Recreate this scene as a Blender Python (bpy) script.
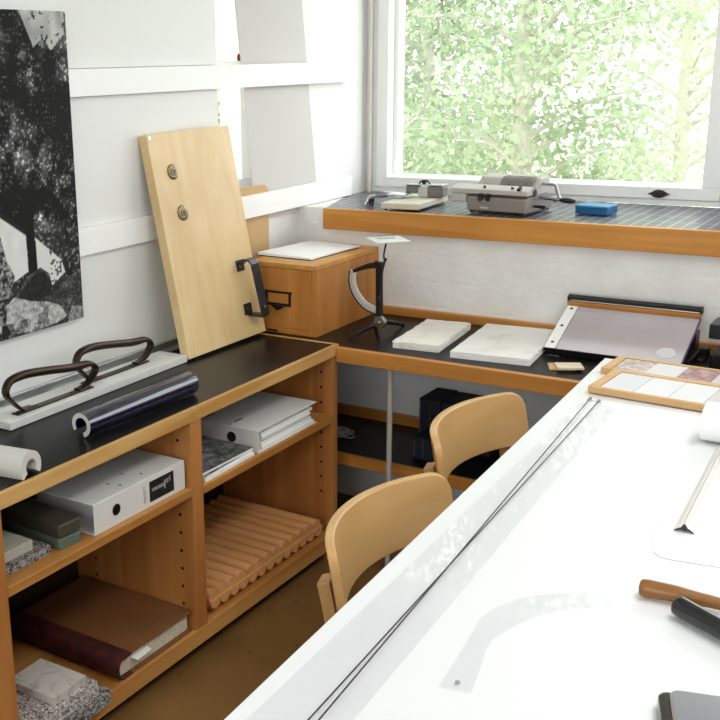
import bpy, bmesh, math, random
import numpy as np
from mathutils import Vector, Matrix
PI = math.pi
rnd = random.Random(7)
for o in list(bpy.data.objects): bpy.data.objects.remove(o)
SC = bpy.context.scene
COL = SC.collection

# ------------------------------------------------------------------ camera
def _cam():
    yaw, pitch, roll = [math.radians(a) for a in (-36.26484739, 15.35566173, -1.67982481)]
    cy, sy, cp, sp, cr, sr = math.cos(yaw), math.sin(yaw), math.cos(pitch), math.sin(pitch), math.cos(roll), math.sin(roll)
    f = Vector((sy*cp, cy*cp, -sp)); r = Vector((cy, -sy, 0)); u = r.cross(f)
    r2 = cr*r + sr*u; u2 = -sr*r + cr*u
    cd = bpy.data.cameras.new('camera'); co = bpy.data.objects.new('camera', cd); COL.objects.link(co)
    m = Matrix((r2, u2, -f)).transposed().to_4x4(); m.translation = Vector((0, 0, 1.57))
    co.matrix_world = m
    cd.sensor_width = 36; cd.lens = 1065.623/720*36; cd.shift_x = (360-213.592)/720
    cd.clip_start = .05; cd.clip_end = 200
    SC.camera = co
_cam()

# ------------------------------------------------------------------ light
SC.view_settings.view_transform = 'Standard'; SC.view_settings.look = 'None'
SC.view_settings.gamma = 1; SC.view_settings.use_curve_mapping = False
SC.view_settings.exposure = 0.02
W = bpy.data.worlds.new('sky'); SC.world = W; W.use_nodes = True
W.node_tree.nodes['Background'].inputs[0].default_value = (.955, .975, 1, 1)
W.node_tree.nodes['Background'].inputs[1].default_value = 4.6
def area(name, loc, rot, sx, sy, power, col=(1, 1, 1), portal=False, spread=180):
    l = bpy.data.lights.new(name, 'AREA'); l.shape = 'RECTANGLE'; l.size = sx; l.size_y = sy
    l.energy = power; l.color = col; l.spread = math.radians(spread)
    if portal: l.cycles.is_portal = True
    o = bpy.data.objects.new(name, l); COL.objects.link(o); o.location = loc; o.rotation_euler = rot
    return o
# daylight that comes in through the window openings
area('window_daylight', (-.4, 4.02, 1.75), (math.radians(-90), 0, 0), 3.0, 1.2, 0, portal=True)
area('side_window_daylight', (-2.3, 3.11, 1.7), (0, math.radians(-90), 0), 1.0, .55, 0, portal=True)
area('rear_window_daylight', (.1, -1.58, 1.75), (math.radians(90), 0, 0), 3.4, 1.5, 0, portal=True)
# unseen overhead light added as steep fill over the table and cabinet
area('overhead_fill_light', (.25, 1.75, 2.665), (0, 0, 0), .5, 2.2, 27, (1, .99, .985))

# ------------------------------------------------------------------ materials
def lin(c):
    if isinstance(c, str):
        c = [int(c[i:i+2], 16)/255 for i in (0, 2, 4)]
    return tuple((x/12.92 if x <= .04045 else ((x+.055)/1.055)**2.4) for x in c) + (1,)
class N:
    def __init__(s, name):
        s.m = bpy.data.materials.new(name); s.m.use_nodes = True; s.t = s.m.node_tree
        s.b = s.t.nodes['Principled BSDF']
    def n(s, typ, **k):
        x = s.t.nodes.new(typ)
        for a, v in k.items():
            if a.startswith('i_'): x.inputs[a[2:].replace('_', ' ')].default_value = v
            else: setattr(x, a, v)
        return x
    def l(s, a, ao, b, bi): s.t.links.new(a.outputs[ao], b.inputs[bi])
    def ramp(s, stops):
        r = s.n('ShaderNodeValToRGB'); e = r.color_ramp.elements
        while len(e) < len(stops): e.new(.5)
        for q, (p, c) in zip(e, stops): q.position = p; q.color = lin(c) if isinstance(c, str) else c
        return r
def plain(name, col, rough=.5, metal=0, bump=0, bscale=60, coat=0, var=0, vscale=8):
    k = N(name); c = lin(col)
    k.b.inputs['Base Color'].default_value = c; k.b.inputs['Roughness'].default_value = rough
    k.b.inputs['Metallic'].default_value = metal; k.b.inputs['Coat Weight'].default_value = coat
    tc = k.n('ShaderNodeTexCoord')
    if var:
        nz = k.n('ShaderNodeTexNoise', i_Scale=vscale, i_Detail=5.0)
        k.l(tc, 'Object', nz, 'Vector')
        r = k.ramp([(.3, tuple(x*(1-var) for x in c[:3])+(1,)), (.7, tuple(min(1, x*(1+var*.6)) for x in c[:3])+(1,))])
        k.l(nz, 'Fac', r, 'Fac'); k.l(r, 'Color', k.b, 'Base Color')
    if bump:
        nz = k.n('ShaderNodeTexNoise', i_Scale=bscale, i_Detail=6.0); k.l(tc, 'Object', nz, 'Vector')
        bp = k.n('ShaderNodeBump', i_Strength=bump, i_Distance=.004); k.l(nz, 'Fac', bp, 'Height'); k.l(bp, 'Normal', k.b, 'Normal')
    return k.m
def wood(name, c1, c2, axis=1, rough=.45, scale=1, knots=0, c3=None):
    k = N(name); tc = k.n('ShaderNodeTexCoord'); mp = k.n('ShaderNodeMapping')
    s = [26*scale]*3; s[axis] = 1.6*scale; mp.inputs['Scale'].default_value = s
    k.l(tc, 'Object', mp, 'Vector')
    nz = k.n('ShaderNodeTexNoise', i_Scale=1.0, i_Detail=6.0, i_Distortion=.8); k.l(mp, 'Vector', nz, 'Vector')
    r = k.ramp([(.3, c1), (.72, c2)]); k.l(nz, 'Fac', r, 'Fac')
    n2 = k.n('ShaderNodeTexNoise', i_Scale=3.0, i_Detail=3.0); k.l(tc, 'Object', n2, 'Vector')
    mx = k.n('ShaderNodeMix', data_type='RGBA', blend_type='MULTIPLY'); mx.inputs['Factor'].default_value = .8
    r2 = k.ramp([(.3, (.78, .72, .66, 1)), (.7, (1, 1, 1, 1))]); k.l(n2, 'Fac', r2, 'Fac')
    k.t.links.new(r.outputs['Color'], mx.inputs[6]); k.t.links.new(r2.outputs['Color'], mx.inputs[7])
    out = mx.outputs[2]
    if knots:
        vo = k.n('ShaderNodeTexVoronoi', i_Scale=float(knots)); k.l(tc, 'Object', vo, 'Vector')
        r3 = k.ramp([(.03, c3 or '5A3008'), (.09, (1, 1, 1, 1))]); k.l(vo, 'Distance', r3, 'Fac')
        m2 = k.n('ShaderNodeMix', data_type='RGBA', blend_type='MULTIPLY'); m2.inputs['Factor'].default_value = .8
        k.t.links.new(out, m2.inputs[6]); k.t.links.new(r3.outputs['Color'], m2.inputs[7]); out = m2.outputs[2]
    k.t.links.new(out, k.b.inputs['Base Color']); k.b.inputs['Roughness'].default_value = rough
    bp = k.n('ShaderNodeBump', i_Strength=.03, i_Distance=.002); k.l(nz, 'Fac', bp, 'Height'); k.l(bp, 'Normal', k.b, 'Normal')
    return k.m
def speckle(name, cols, scale=180, rough=.6):
    k = N(name); tc = k.n('ShaderNodeTexCoord')
    vo = k.n('ShaderNodeTexVoronoi', i_Scale=float(scale)); k.l(tc, 'Object', vo, 'Vector')
    sx = k.n('ShaderNodeSeparateColor'); k.l(vo, 'Color', sx, 'Color')
    st = [(i/len(cols), c) for i, c in enumerate(cols)]
    r = k.ramp(st); r.color_ramp.interpolation = 'CONSTANT'; k.l(sx, 'Red', r, 'Fac'); k.l(r, 'Color', k.b, 'Base Color')
    k.b.inputs['Roughness'].default_value = rough
    return k.m
def marble(name, c1, c2, scale=9, rough=.5):
    k = N(name); tc = k.n('ShaderNodeTexCoord')
    nz = k.n('ShaderNodeTexNoise', i_Scale=float(scale), i_Detail=8.0, i_Distortion=1.6); k.l(tc, 'Object', nz, 'Vector')
    r = k.ramp([(.3, c2), (.48, c1), (.62, c1), (.8, c2)]); k.l(nz, 'Fac', r, 'Fac'); k.l(r, 'Color', k.b, 'Base Color')
    k.b.inputs['Roughness'].default_value = rough
    return k.m
def clear(name, fac=.12, tint=(1, 1, 1, 1), rough=.03):
    k = N(name); k.t.nodes.remove(k.b)
    tr = k.n('ShaderNodeBsdfTransparent'); tr.inputs[0].default_value = tint
    gl = k.n('ShaderNodeBsdfGlossy'); gl.inputs['Roughness'].default_value = rough
    mx = k.n('ShaderNodeMixShader'); mx.inputs[0].default_value = fac
    k.l(tr, 0, mx, 1); k.l(gl, 0, mx, 2); k.l(mx, 0, k.t.nodes['Material Output'], 'Surface')
    return k.m
M = {}
M['paint'] = plain('white_paint', 'F7F7F5', .5, bump=.05, bscale=30)
M['panel'] = plain('white_wall_board', 'E9E9E7', .6, bump=.06, bscale=12)
M['ceil'] = plain('ceiling_white', 'EFEFEC', .9)
def brickwall():
    k = N('whitewashed_masonry'); tc = k.n('ShaderNodeTexCoord')
    mp = k.n('ShaderNodeMapping'); mp.inputs['Rotation'].default_value = (PI/2, 0, 0); k.l(tc, 'Object', mp, 'Vector')
    br = k.n('ShaderNodeTexBrick', i_Scale=1.0); br.inputs['Brick Width'].default_value = .27; br.inputs['Row Height'].default_value = .085
    br.inputs['Mortar Size'].default_value = .008; br.inputs['Mortar Smooth'].default_value = 1
    nd = k.n('ShaderNodeTexNoise', i_Scale=9.0, i_Detail=5.0); k.l(tc, 'Object', nd, 'Vector')
    va = k.n('ShaderNodeMix', data_type='RGBA'); va.inputs['Factor'].default_value = .06
    k.t.links.new(mp.outputs[0], va.inputs[6]); k.t.links.new(nd.outputs['Color'], va.inputs[7])
    k.t.links.new(va.outputs[2], br.inputs['Vector'])
    n1 = k.n('ShaderNodeTexNoise', i_Scale=38.0, i_Detail=6.0); k.l(tc, 'Object', n1, 'Vector')
    b1 = k.n('ShaderNodeBump', i_Strength=.10, i_Distance=.004); b1.invert = True; k.l(br, 'Fac', b1, 'Height')
    b2 = k.n('ShaderNodeBump', i_Strength=.35, i_Distance=.006); k.l(n1, 'Fac', b2, 'Height'); k.l(b1, 'Normal', b2, 'Normal'); k.l(b2, 'Normal', k.b, 'Normal')
    r = k.ramp([(.3, 'E2DFDB'), (.65, 'ECEAE8')]); k.l(nd, 'Fac', r, 'Fac'); k.l(r, 'Color', k.b, 'Base Color')
    k.b.inputs['Roughness'].default_value = .7
    return k.m
M['masonry'] = brickwall()
def floormat():
    k = N('ochre_linoleum'); tc = k.n('ShaderNodeTexCoord')
    n1 = k.n('ShaderNodeTexNoise', i_Scale=2.2, i_Detail=6.0); k.l(tc, 'Object', n1, 'Vector')
    r = k.ramp([(.3, '6B4B28'), (.7, '8E6A3C')]); k.l(n1, 'Fac', r, 'Fac')
    vo = k.n('ShaderNodeTexVoronoi', i_Scale=16.0); k.l(tc, 'Object', vo, 'Vector')
    r2 = k.ramp([(.05, '3A2A18'), (.1, (1, 1, 1, 1))]); k.l(vo, 'Distance', r2, 'Fac')
    mx = k.n('ShaderNodeMix', data_type='RGBA', blend_type='MULTIPLY'); mx.inputs['Factor'].default_value = .7
    k.t.links.new(r.outputs[0], mx.inputs[6]); k.t.links.new(r2.outputs[0], mx.inputs[7]); k.t.links.new(mx.outputs[2], k.b.inputs['Base Color'])
    k.b.inputs['Roughness'].default_value = .38
    return k.m
M['floor'] = floormat()
M['birch'] = wood('birch_ply', 'E2C28A', 'EFD5A4', axis=2, rough=.4, scale=.6)
M['birchY'] = wood('birch_edge', 'C08D48', 'DDB272', axis=1, rough=.45, knots=26, c3='8A5A28')
M['birchYside'] = wood('birch_side_edge', 'C48A3E', 'D9A45A', axis=2, rough=.5)
M['cab'] = wood('cabinet_honey_birch', 'A96731', 'CA8B4C', axis=2, rough=.42, scale=.5)
M['cabback'] = wood('shade_toned_back_board', '2E1C10', '3C2616', axis=2, rough=.7)  # shade at the back of the bays is put into this dark brown
M['cabY'] = wood('cabinet_shelf_birch', 'B0702F', 'D29C58', axis=1, rough=.42, scale=.6)
M['pineX'] = wood('varnished_pine', 'C07F33', 'D79A4A', axis=0, rough=.4, knots=5, c3='6A3A10')
M['pineX2'] = wood('varnished_pine_edge', 'BB7A33', 'D39447', axis=0, rough=.4)
M['pineZ'] = wood('orange_pine', 'B26E2C', 'D09046', axis=2, rough=.45, scale=.6, knots=7, c3='7A3E12')
M['reed'] = wood('reddish_pine_reeds', 'DB9A5C', 'EDB47C', axis=0, rough=.38, scale=.5)
M['chair'] = wood('chair_birch', 'C99C60', 'D9B27C', axis=1, rough=.32, scale=.35)
M['chairleg'] = wood('chair_leg_birch', 'B08550', 'CCA06A', axis=2, rough=.4)
M['frame'] = wood('sample_frame_wood', 'D0A36A', 'E4BD8A', axis=0, rough=.5)
M['black'] = plain('black_laminate', '161615', .3, var=.25, vscale=5, bump=.03, bscale=90)
M['black'].node_tree.nodes['Principled BSDF'].inputs['Specular IOR Level'].default_value = .16
M['blackm'] = plain('black_enamel', '151515', .35)
M['blacks'] = plain('black_satin', '0C0C0C', .18, coat=.4)
M['navy'] = plain('navy_cloth_board', '161A2A', .75)
M['chipw'] = plain('pale_veneer', 'E6D6BE', .5, var=.1)
M['table'] = plain('white_laminate', 'E9EAED', .35)
M['paper'] = plain('white_paper', 'F5F5F4', .8)
M['sheet'] = plain('thin_drawing_paper', 'E9EAEC', .7)
M['pages'] = plain('page_edges', 'D9CFB8', .8, var=.2, vscale=120)
M['binder'] = plain('white_binder_board', 'E2DFDB', .55)
M['ink'] = plain('dark_print', '1B1B1C', .5)
M['greyprint'] = plain('grey_print', '9A9A9A', .6)
M['bronze'] = plain('patinated_bronze', '463A2E', .38, metal=.85, var=.3, vscale=20)
M['brass'] = plain('old_brass', '8A7A58', .35, metal=.8)
M['steel'] = plain('steel', 'B5B5B5', .25, metal=1)
M['alu'] = plain('brushed_aluminium', 'C9CBCC', .3, metal=.9)
M['platew'] = plain('satin_nickel', 'DADAD8', .45, metal=.35)
M['darkiron'] = plain('dark_iron', '2A2624', .4, metal=.6)
M['gunmetal'] = plain('dark_grey_metal', '3A3B40', .32, metal=.7)
M['glaze'] = plain('navy_glaze', '0B0A2C', .06, coat=1)
M['bisque'] = plain('unglazed_clay', 'CFCDC6', .8, bump=.3, bscale=120)
M['plank'] = plain('white_plank', 'E2E1DC', .5, bump=.15, bscale=60, var=.08, vscale=20)
M['travert'] = marble('travertine', 'F1EEE8', 'E2DACB', 10)
M['marbW'] = marble('white_marble', 'F0EFEC', 'DEDCD8', 5)
M['marbG'] = marble('grey_veined_marble', 'CFC9C2', 'AAA39C', 14)
M['stoneB'] = marble('beige_stone', 'BDB6A8', 'A39B8C', 14)
M['granP'] = speckle('pink_grey_granite', ['5A5454', 'B5AAA4', 'C9BFB8', '8E8480', 'D8D0CA', 'A99A94'], 230)
M['granD'] = speckle('dark_grey_granite', ['2E2C2C', '77726F', '9A9592', '5B5755', 'B0ACA8'], 300)
M['greenbox'] = plain('grey_green_box', '5C6C62', .45)
M['olivebox'] = plain('dark_olive_lid', '4A4438', .4)
M['leather'] = plain('worn_red_leather', '4A1C18', .6, var=.6, vscale=30)
M['bookcov'] = plain('brown_paper_cover', '7A4F2A', .6, var=.12, vscale=6)
M['blue'] = plain('blue_label', '1E4EA0', .5)
M['bluebox'] = plain('bright_blue_box', '145C90', .45)
M['bluetop'] = plain('blue_box_lid', '3584B4', .5)
M['mach'] = plain('grey_hammered_enamel', '87817B', .45)
M['machL'] = plain('light_grey_enamel', 'B3AEA8', .4)
M['beige'] = plain('beige_enamel', 'CBC6B4', .45)
M['headg'] = plain('dark_grey_housing', '6E6864', .5)
M['card'] = plain('brown_cardboard', 'C9A678', .8, bump=.05)
M['greybd'] = plain('light_grey_board', 'CFCBC8', .8)
M['cutbd'] = plain('lilac_grey_coating', 'B9B1B6', .16, var=.10, vscale=5)
M['lilac'] = plain('lilac_edge', '5C4470', .4)
M['sticker'] = plain('pale_round_sticker', 'D8D6D8', .6)
M['redpl'] = plain('dark_red_plastic', '7A1510', .4)
M['pipe'] = plain('grey_painted_pipe', 'B9B5B0', .4)
M['pipeC'] = plain('cream_pipe', 'DDD6CE', .5)
M['wire'] = plain('dark_wine_cord', '331A28', .5)
M['acry'] = clear('clear_acrylic', .045, (.985, .985, .99, 1))
M['glass'] = clear('window_glass', .04, (.99, 1, .995, 1))
M['cable'] = plain('pale_plastic_cord', 'A9A29A', .5)
M['blind'] = plain('white_blind_cloth', 'F4F4F2', .9)
_k = M['blind'].node_tree; _t = _k.nodes.new('ShaderNodeBsdfTranslucent'); _t.inputs[0].default_value = (.9, .9, .88, 1); _m = _k.nodes.new('ShaderNodeMixShader'); _m.inputs[0].default_value = .6
_k.links.new(_k.nodes['Principled BSDF'].outputs[0], _m.inputs[1]); _k.links.new(_t.outputs[0], _m.inputs[2]); _k.links.new(_m.outputs[0], _k.nodes['Material Output'].inputs[0])
M['toolw'] = wood('worn_handle_wood', '7A4A1C', 'B07A34', axis=0, rough=.3, scale=1.3)
M['mirror'] = plain('polished_steel', 'C6C6D2', .12, metal=1)
for nm, c in dict(tA='BFB0AC', tB='D9D6D6', tC='A58888', tD='C9C0C4', tE='E2E1E4', tF='D8D8DC', tG='E0E0E2', tH='CFC8CC').items():
    M[nm] = marble('stone_sample_'+nm[1].lower(), c, tuple(x*.93 for x in [int(c[i:i+2], 16)/255 for i in (0, 2, 4)]) and c, 20)
M['tA'] = speckle('grey_pink_sample', ['C6B6B0', 'B5A6A2', 'CFC3BE', 'AC9C98'], 90)
M['tC'] = speckle('rose_sample', ['A88888', '9A7878', 'B89A98', '8E6E70'], 90)
def gridmat():
    k = N('dark_mosaic_tiles'); tc = k.n('ShaderNodeTexCoord')
    br = k.n('ShaderNodeTexBrick', i_Scale=1.0); br.offset = 0
    br.inputs['Brick Width'].default_value = .036; br.inputs['Row Height'].default_value = .13
    br.inputs['Mortar Size'].default_value = .0022; br.inputs['Mortar Smooth'].default_value = .1
    br.inputs['Color1'].default_value = lin('4C4E58'); br.inputs['Color2'].default_value = lin('3C3E48'); br.inputs['Mortar'].default_value = lin('A9ABB0')
    k.l(tc, 'Object', br, 'Vector'); k.l(br, 'Color', k.b, 'Base Color'); k.b.inputs['Roughness'].default_value = .3
    return k.m
M['mosaic'] = gridmat()
def leafmat(name, c1, c2):
    k = N(name); k.b.inputs['Roughness'].default_value = .6
    oi = k.n('ShaderNodeTexCoord'); nz = k.n('ShaderNodeTexNoise', i_Scale=2.5, i_Detail=4.0); k.l(oi, 'Object', nz, 'Vector')
    r = k.ramp([(.3, c1), (.7, c2)]); k.l(nz, 'Fac', r, 'Fac'); k.l(r, 'Color', k.b, 'Base Color')
    tl = k.n('ShaderNodeBsdfTranslucent'); k.l(r, 'Color', tl, 'Color')
    mx = k.n('ShaderNodeMixShader'); mx.inputs[0].default_value = .5
    k.l(k.b, 0, mx, 1); k.l(tl, 0, mx, 2); k.l(mx, 0, k.t.nodes['Material Output'], 'Surface')
    return k.m
M['leafA'] = leafmat('conifer_green', '84917A', 'A6B294')
M['leafB'] = leafmat('fresh_leaf_green', '94A482', 'B8C4A6')
M['leafC'] = leafmat('pale_leaf_green', 'AAB58E', 'C6CEAE')
M['bark'] = plain('bark', 'B5AFA4', .9, bump=.5)
M['grass'] = plain('lawn', 'A9B890', .9, var=.2)

# ------------------------------------------------------------------ mesh helpers
def nb(): return bmesh.new()
def box(bm, x0, x1, y0, y1, z0, z1, mi=0, mat=None):
    vs = [bm.verts.new((x, y, z)) for x in (x0, x1) for y in (y0, y1) for z in (z0, z1)]
    if mat is not None:
        for v in vs: v.co = mat @ v.co
    for q in ((0, 1, 3, 2), (4, 6, 7, 5), (0, 4, 5, 1), (2, 3, 7, 6), (0, 2, 6, 4), (1, 5, 7, 3)):
        f = bm.faces.new([vs[i] for i in q]); f.material_index = mi
    return vs
def prism(bm, pts, z0, z1, mi=0, axis='z', mat=None, mi_top=None):
    def P(a, b, h):
        p = Vector((a, b, h)) if axis == 'z' else (Vector((h, a, b)) if axis == 'x' else Vector((a, h, b)))
        return mat @ p if mat is not None else p
    A = [bm.verts.new(P(a, b, z0)) for a, b in pts]; B = [bm.verts.new(P(a, b, z1)) for a, b in pts]
    f = bm.faces.new(A[::-1]); f.material_index = mi
    f = bm.faces.new(B); f.material_index = mi if mi_top is None else mi_top
    n = len(pts)
    for i in range(n):
        f = bm.faces.new([A[i], A[(i+1) % n], B[(i+1) % n], B[i]]); f.material_index = mi
def sweep(bm, path, prof, mi=0, up=None, cap=True):
    """sweep a closed 2-D profile along a path; up = fixed side axis or None"""
    path = [Vector(p) for p in path]; rings = []; n = len(path)
    side = None
    for i, p in enumerate(path):
        t = (path[min(i+1, n-1)] - path[max(i-1, 0)]).normalized()
        if up is not None: a = Vector(up).normalized()
        elif side is None: a = t.orthogonal().normalized()
        else: a = (side - t*side.dot(t)).normalized()
        side = a; b = t.cross(a).normalized()
        pr = prof(i/(n-1)) if callable(prof) else prof
        rings.append([bm.verts.new(p + a*u + b*v) for u, v in pr])
    m = len(rings[0])
    for i in range(n-1):
        for j in range(m):
            f = bm.faces.new([rings[i][j], rings[i][(j+1) % m], rings[i+1][(j+1) % m], rings[i+1][j]]); f.material_index = mi
    if cap:
        for r in (rings[0][::-1], rings[-1]):
            f = bm.faces.new(r); f.material_index = mi
def circ(r, n=12, ry=None): return [(r*math.cos(2*PI*i/n), (ry or r)*math.sin(2*PI*i/n)) for i in range(n)]
def tube(bm, path, r, n=10, mi=0):
    sweep(bm, path, (lambda t: circ(r(t), n)) if callable(r) else circ(r, n), mi)
def cyl(bm, p0, p1, r, n=20, mi=0, r1=None):
    sweep(bm, [p0, p1], (lambda t: circ(r+(r1-r)*t, n)) if r1 is not None else circ(r, n), mi)
def lathe(bm, prof, n=24, mi=0, loc=(0, 0, 0)):
    L = Vector(loc); rings = [[bm.verts.new(L+Vector((r*math.cos(2*PI*i/n), r*math.sin(2*PI*i/n), z))) for i in range(n)] for r, z in prof]
    for a, b in zip(rings, rings[1:]):
        for i in range(n):
            f = bm.faces.new([a[i], a[(i+1) % n], b[(i+1) % n], b[i]]); f.material_index = mi
    bm.faces.new(rings[0][::-1]).material_index = mi; bm.faces.new(rings[-1]).material_index = mi
def smooth_path(pts, k=6):
    P = [Vector(p) for p in pts]; out = []
    for i in range(len(P)-1):
        a = P[max(i-1, 0)]; b = P[i]; c = P[i+1]; d = P[min(i+2, len(P)-1)]
        for j in range(k):
            t = j/k
            out.append(.5*((2*b)+(c-a)*t+(2*a-5*b+4*c-d)*t*t+(3*b-a-3*c+d)*t**3))
    out.append(P[-1]); return out
def wloc(o):
    v = Vector((0, 0, 0))
    while o is not None: v = v + o.location; o = o.parent
    return v
def objs(name, bm, mats, parent, bevel=0, **k):
    """like obj(), one object for every loose piece of the bmesh"""
    seen = set(); groups = []
    for v in bm.verts:
        if v in seen: continue
        st = [v]; seen.add(v); g = []
        while st:
            a = st.pop(); g.append(a)
            for e in a.link_edges:
                c = e.other_vert(a)
                if c not in seen: seen.add(c); st.append(c)
        groups.append(g)
    out = []
    for g in groups:
        n = bmesh.new(); mp = {v: n.verts.new(v.co) for v in g}; done = set()
        for v in g:
            for f in v.link_faces:
                if f not in done: done.add(f); n.faces.new([mp[q] for q in f.verts]).material_index = f.material_index
        out.append(obj(name, n, mats, parent, bevel, **k))
    bm.free(); return out
def obj(name, bm, mats, parent=None, bevel=0, seg=2, smooth=False, world=True, loc=None):
    """one mesh object; world=True: vertices are world coordinates (parents unrotated)"""
    if not isinstance(mats, (list, tuple)): mats = [mats]
    bmesh.ops.recalc_face_normals(bm, faces=bm.faces)
    me = bpy.data.meshes.new(name); o = bpy.data.objects.new(name, me); COL.objects.link(o)
    if parent is not None:
        o.parent = parent
        if world: bmesh.ops.translate(bm, vec=-wloc(parent), verts=bm.verts)
    elif loc is not None:
        bmesh.ops.translate(bm, vec=-Vector(loc), verts=bm.verts); o.location = loc
    elif world and len(bm.verts):
        c = sum((v.co for v in bm.verts), Vector())/len(bm.verts); c.z = min(v.co.z for v in bm.verts)
        bmesh.ops.translate(bm, vec=-c, verts=bm.verts); o.location = c
    bm.to_mesh(me); bm.free()
    for m in mats: me.materials.append(M[m] if isinstance(m, str) else m)
    if smooth:
        me.polygons.foreach_set('use_smooth', [True]*len(me.polygons))
        try: me.set_sharp_from_angle(angle=math.radians(40))
        except Exception: pass
    if bevel:
        b = o.modifiers.new('bevel', 'BEVEL'); b.width = bevel; b.segments = seg; b.limit_method = 'ANGLE'; b.angle_limit = math.radians(35)
    return o
def tag(o, label, cat, group=None):
    o['label'] = label; o['category'] = cat
    if group: o['group'] = group
    return o
def thing(name, label, cat, loc, rotz=0, group=None):
    o = bpy.data.objects.new(name, None); COL.objects.link(o); o.location = loc; o.rotation_euler = (0, 0, rotz)
    o.empty_display_size = .05
    return tag(o, label, cat, group)
def struct(name, bm, m, parent=None, bevel=0, **k):
    o = obj(name, bm, m, parent, bevel, **k)
    if parent is None: o['kind'] = 'structure'
    return o
def structroot(name, loc):
    o = bpy.data.objects.new(name, None); COL.objects.link(o); o.location = loc; o['kind'] = 'structure'; return o

# ------------------------------------------------------------------ room shell
XL, XR, YF, YB, YS, ZC = -2.03, 2.2, -1.5, 3.83, 3.31, 2.75
b = nb(); box(b, XL-.5, XR+.2, YF-.2, YB+.3, -.1, 0); struct('floor', b, 'floor')
b = nb(); box(b, XL-.5, XR+.2, YF-.2, YB+.3, ZC, ZC+.1); struct('ceiling', b, 'ceil')
# left wall with the small window opening
b = nb()
for (y0, y1, z0, z1) in ((YF-.2, 2.815, 0, 1.152), (YF-.2, 2.815, 1.152, ZC), (2.815, 3.22, 0, 1.152), (2.815, 3.22, 2.2, ZC), (3.22, YB+.3, 0, 1.152), (3.22, YB+.3, 1.152, ZC)):
    box(b, XL-.2, XL, y0, y1, z0, z1, mi=1 if z0 > 1 else 0)
struct('wall_left', b, ['masonry', 'panel'])
# smooth boards that line the left wall up to the small window
b = nb(); box(b, XL, XL+.012, -.5, 2.812, .73, 1.078); box(b, XL, XL+.012, -.5, 2.812, 1.152, 1.503); box(b, XL, XL+.012, -.5, 2.812, 1.577, 2.6)
struct('trim_1', b, 'panel', bevel=.001)
for i, (z0, z1) in enumerate(((1.504, 1.576), (1.079, 1.153))):
    b = nb(); box(b, XL+.013, XL+.030, -.5, 3.66, z0, z1)
    for y in (.4, 1.6, 2.80, 3.62): box(b, XL, XL+.014, y, y+.03, z0+.004, z1-.004)
    struct('trim_%d' % (i+2), b, 'paint', bevel=.0015)
# back wall: masonry block under the sill, window opening above
b = nb(); box(b, XL-.2, XR+.2, YS, YB+.2, 0, 1.045)
prism(b, [(XL-.1, 3.31), (-1.914, 3.31), (-2.008, 3.612), (XL-.1, 3.69)], 1.045, 1.0765); box(b, XL-.2, -2.005, YB, YB+.2, 1.045, ZC); box(b, 1.25, XR+.2, YB, YB+.2, 1.045, ZC); box(b, -2.005, 1.25, YB, YB+.2, 2.35, ZC)
struct('wall_back', b, 'masonry')
b = nb(); box(b, XL, 1.9, 3.292, YS, .46, .672); struct('trim_4', b, 'panel', bevel=.002)
# main window
w = structroot('window_1', (-.4, YB, 1.076))
b = nb()
box(b, -2.005, 1.25, YB+.005, YB+.15, 1.076, 1.094); box(b, -2.005, 1.25, YB+.005, YB+.15, 2.30, 2.35)
box(b, -2.005, -1.985, YB+.005, YB+.15, 1.094, 2.30); box(b, 1.21, 1.25, YB+.005, YB+.15, 1.094, 2.30); box(b, -.716, -.64, YB-.008, YB+.15, 1.094, 2.30)
obj('frame', b, 'paint', w, .002)
for (x0, x1) in ((-1.985, -.722), (-.634, 1.21)):
    b = nb(); y0, y1 = YB-.002, YB+.05; t = .048
    box(b, x0, x1, y0, y1, 1.095, 1.136); box(b, x0, x1, y0, y1, 2.24, 2.30); box(b, x0, x0+t, y0, y1, 1.136, 2.24); box(b, x1-t-.01, x1, y0, y1, 1.136, 2.24)
    s = obj('sash', b, 'paint', w, .0025)
    b = nb(); a = .018
    box(b, x0+t, x1-t-.01, y1, y1+.05, 1.120, 1.136+.004); box(b, x0+t-.01, x0+t+a, y1, y1+.05, 1.14, 2.24); box(b, x1-t-.01-.004, x1-t, y1, y1+.05, 1.14, 2.24); box(b, x0+t, x1-t-.01, y1, y1+.05, 2.22, 2.25)
    obj('glazing_bead', b, 'paint', s, .001)
    b = nb(); box(b, x0+t+.005, x1-t-.015, YB+.075, YB+.079, 1.13, 2.235); obj('pane', b, 'glass', s)
b = nb()
pts = [(-.043, 0), (-.03, .006), (-.015, .016), (0, .019), (.015, .016), (.03, .006), (.043, 0), (.03, -.006), (.015, -.016), (0, -.019), (-.015, -.016), (-.03, -.006)]
prism(b, [(-.913+x*.85, 1.113+z*.75) for x, z in pts], YB-.007, YB-.002, axis='y'); cyl(b, (-.913, YB-.012, 1.113), (-.913, YB-.006, 1.113), .009, mi=1)
for x in (-.94, -.886): cyl(b, (x, YB-.009, 1.113), (x, YB-.006, 1.113), .003, 8, 1)
o = obj('latch_plate', b, ['bronze', 'blackm'], w, .0008); o['label'] = 'dark metal latch plate with a black key hole'
b = nb(); prism(b, [(-1.912, 3.312), (1.3, 3.312), (1.3, YB-.004), (XL+.001, YB-.004), (XL+.001, 3.68), (-2.005, 3.61)], 1.046, 1.0755); o = obj('sill', b, 'mosaic', w, .001); o['label'] = 'dark mosaic tiled sill with pale grout lines'
b = nb(); box(b, -1.91, 1.3, 3.283, 3.309, 1.005, 1.078); o = obj('sill_fascia', b, 'pineX', w, .002); o['label'] = 'varnished pine board along the sill edge'
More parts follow.
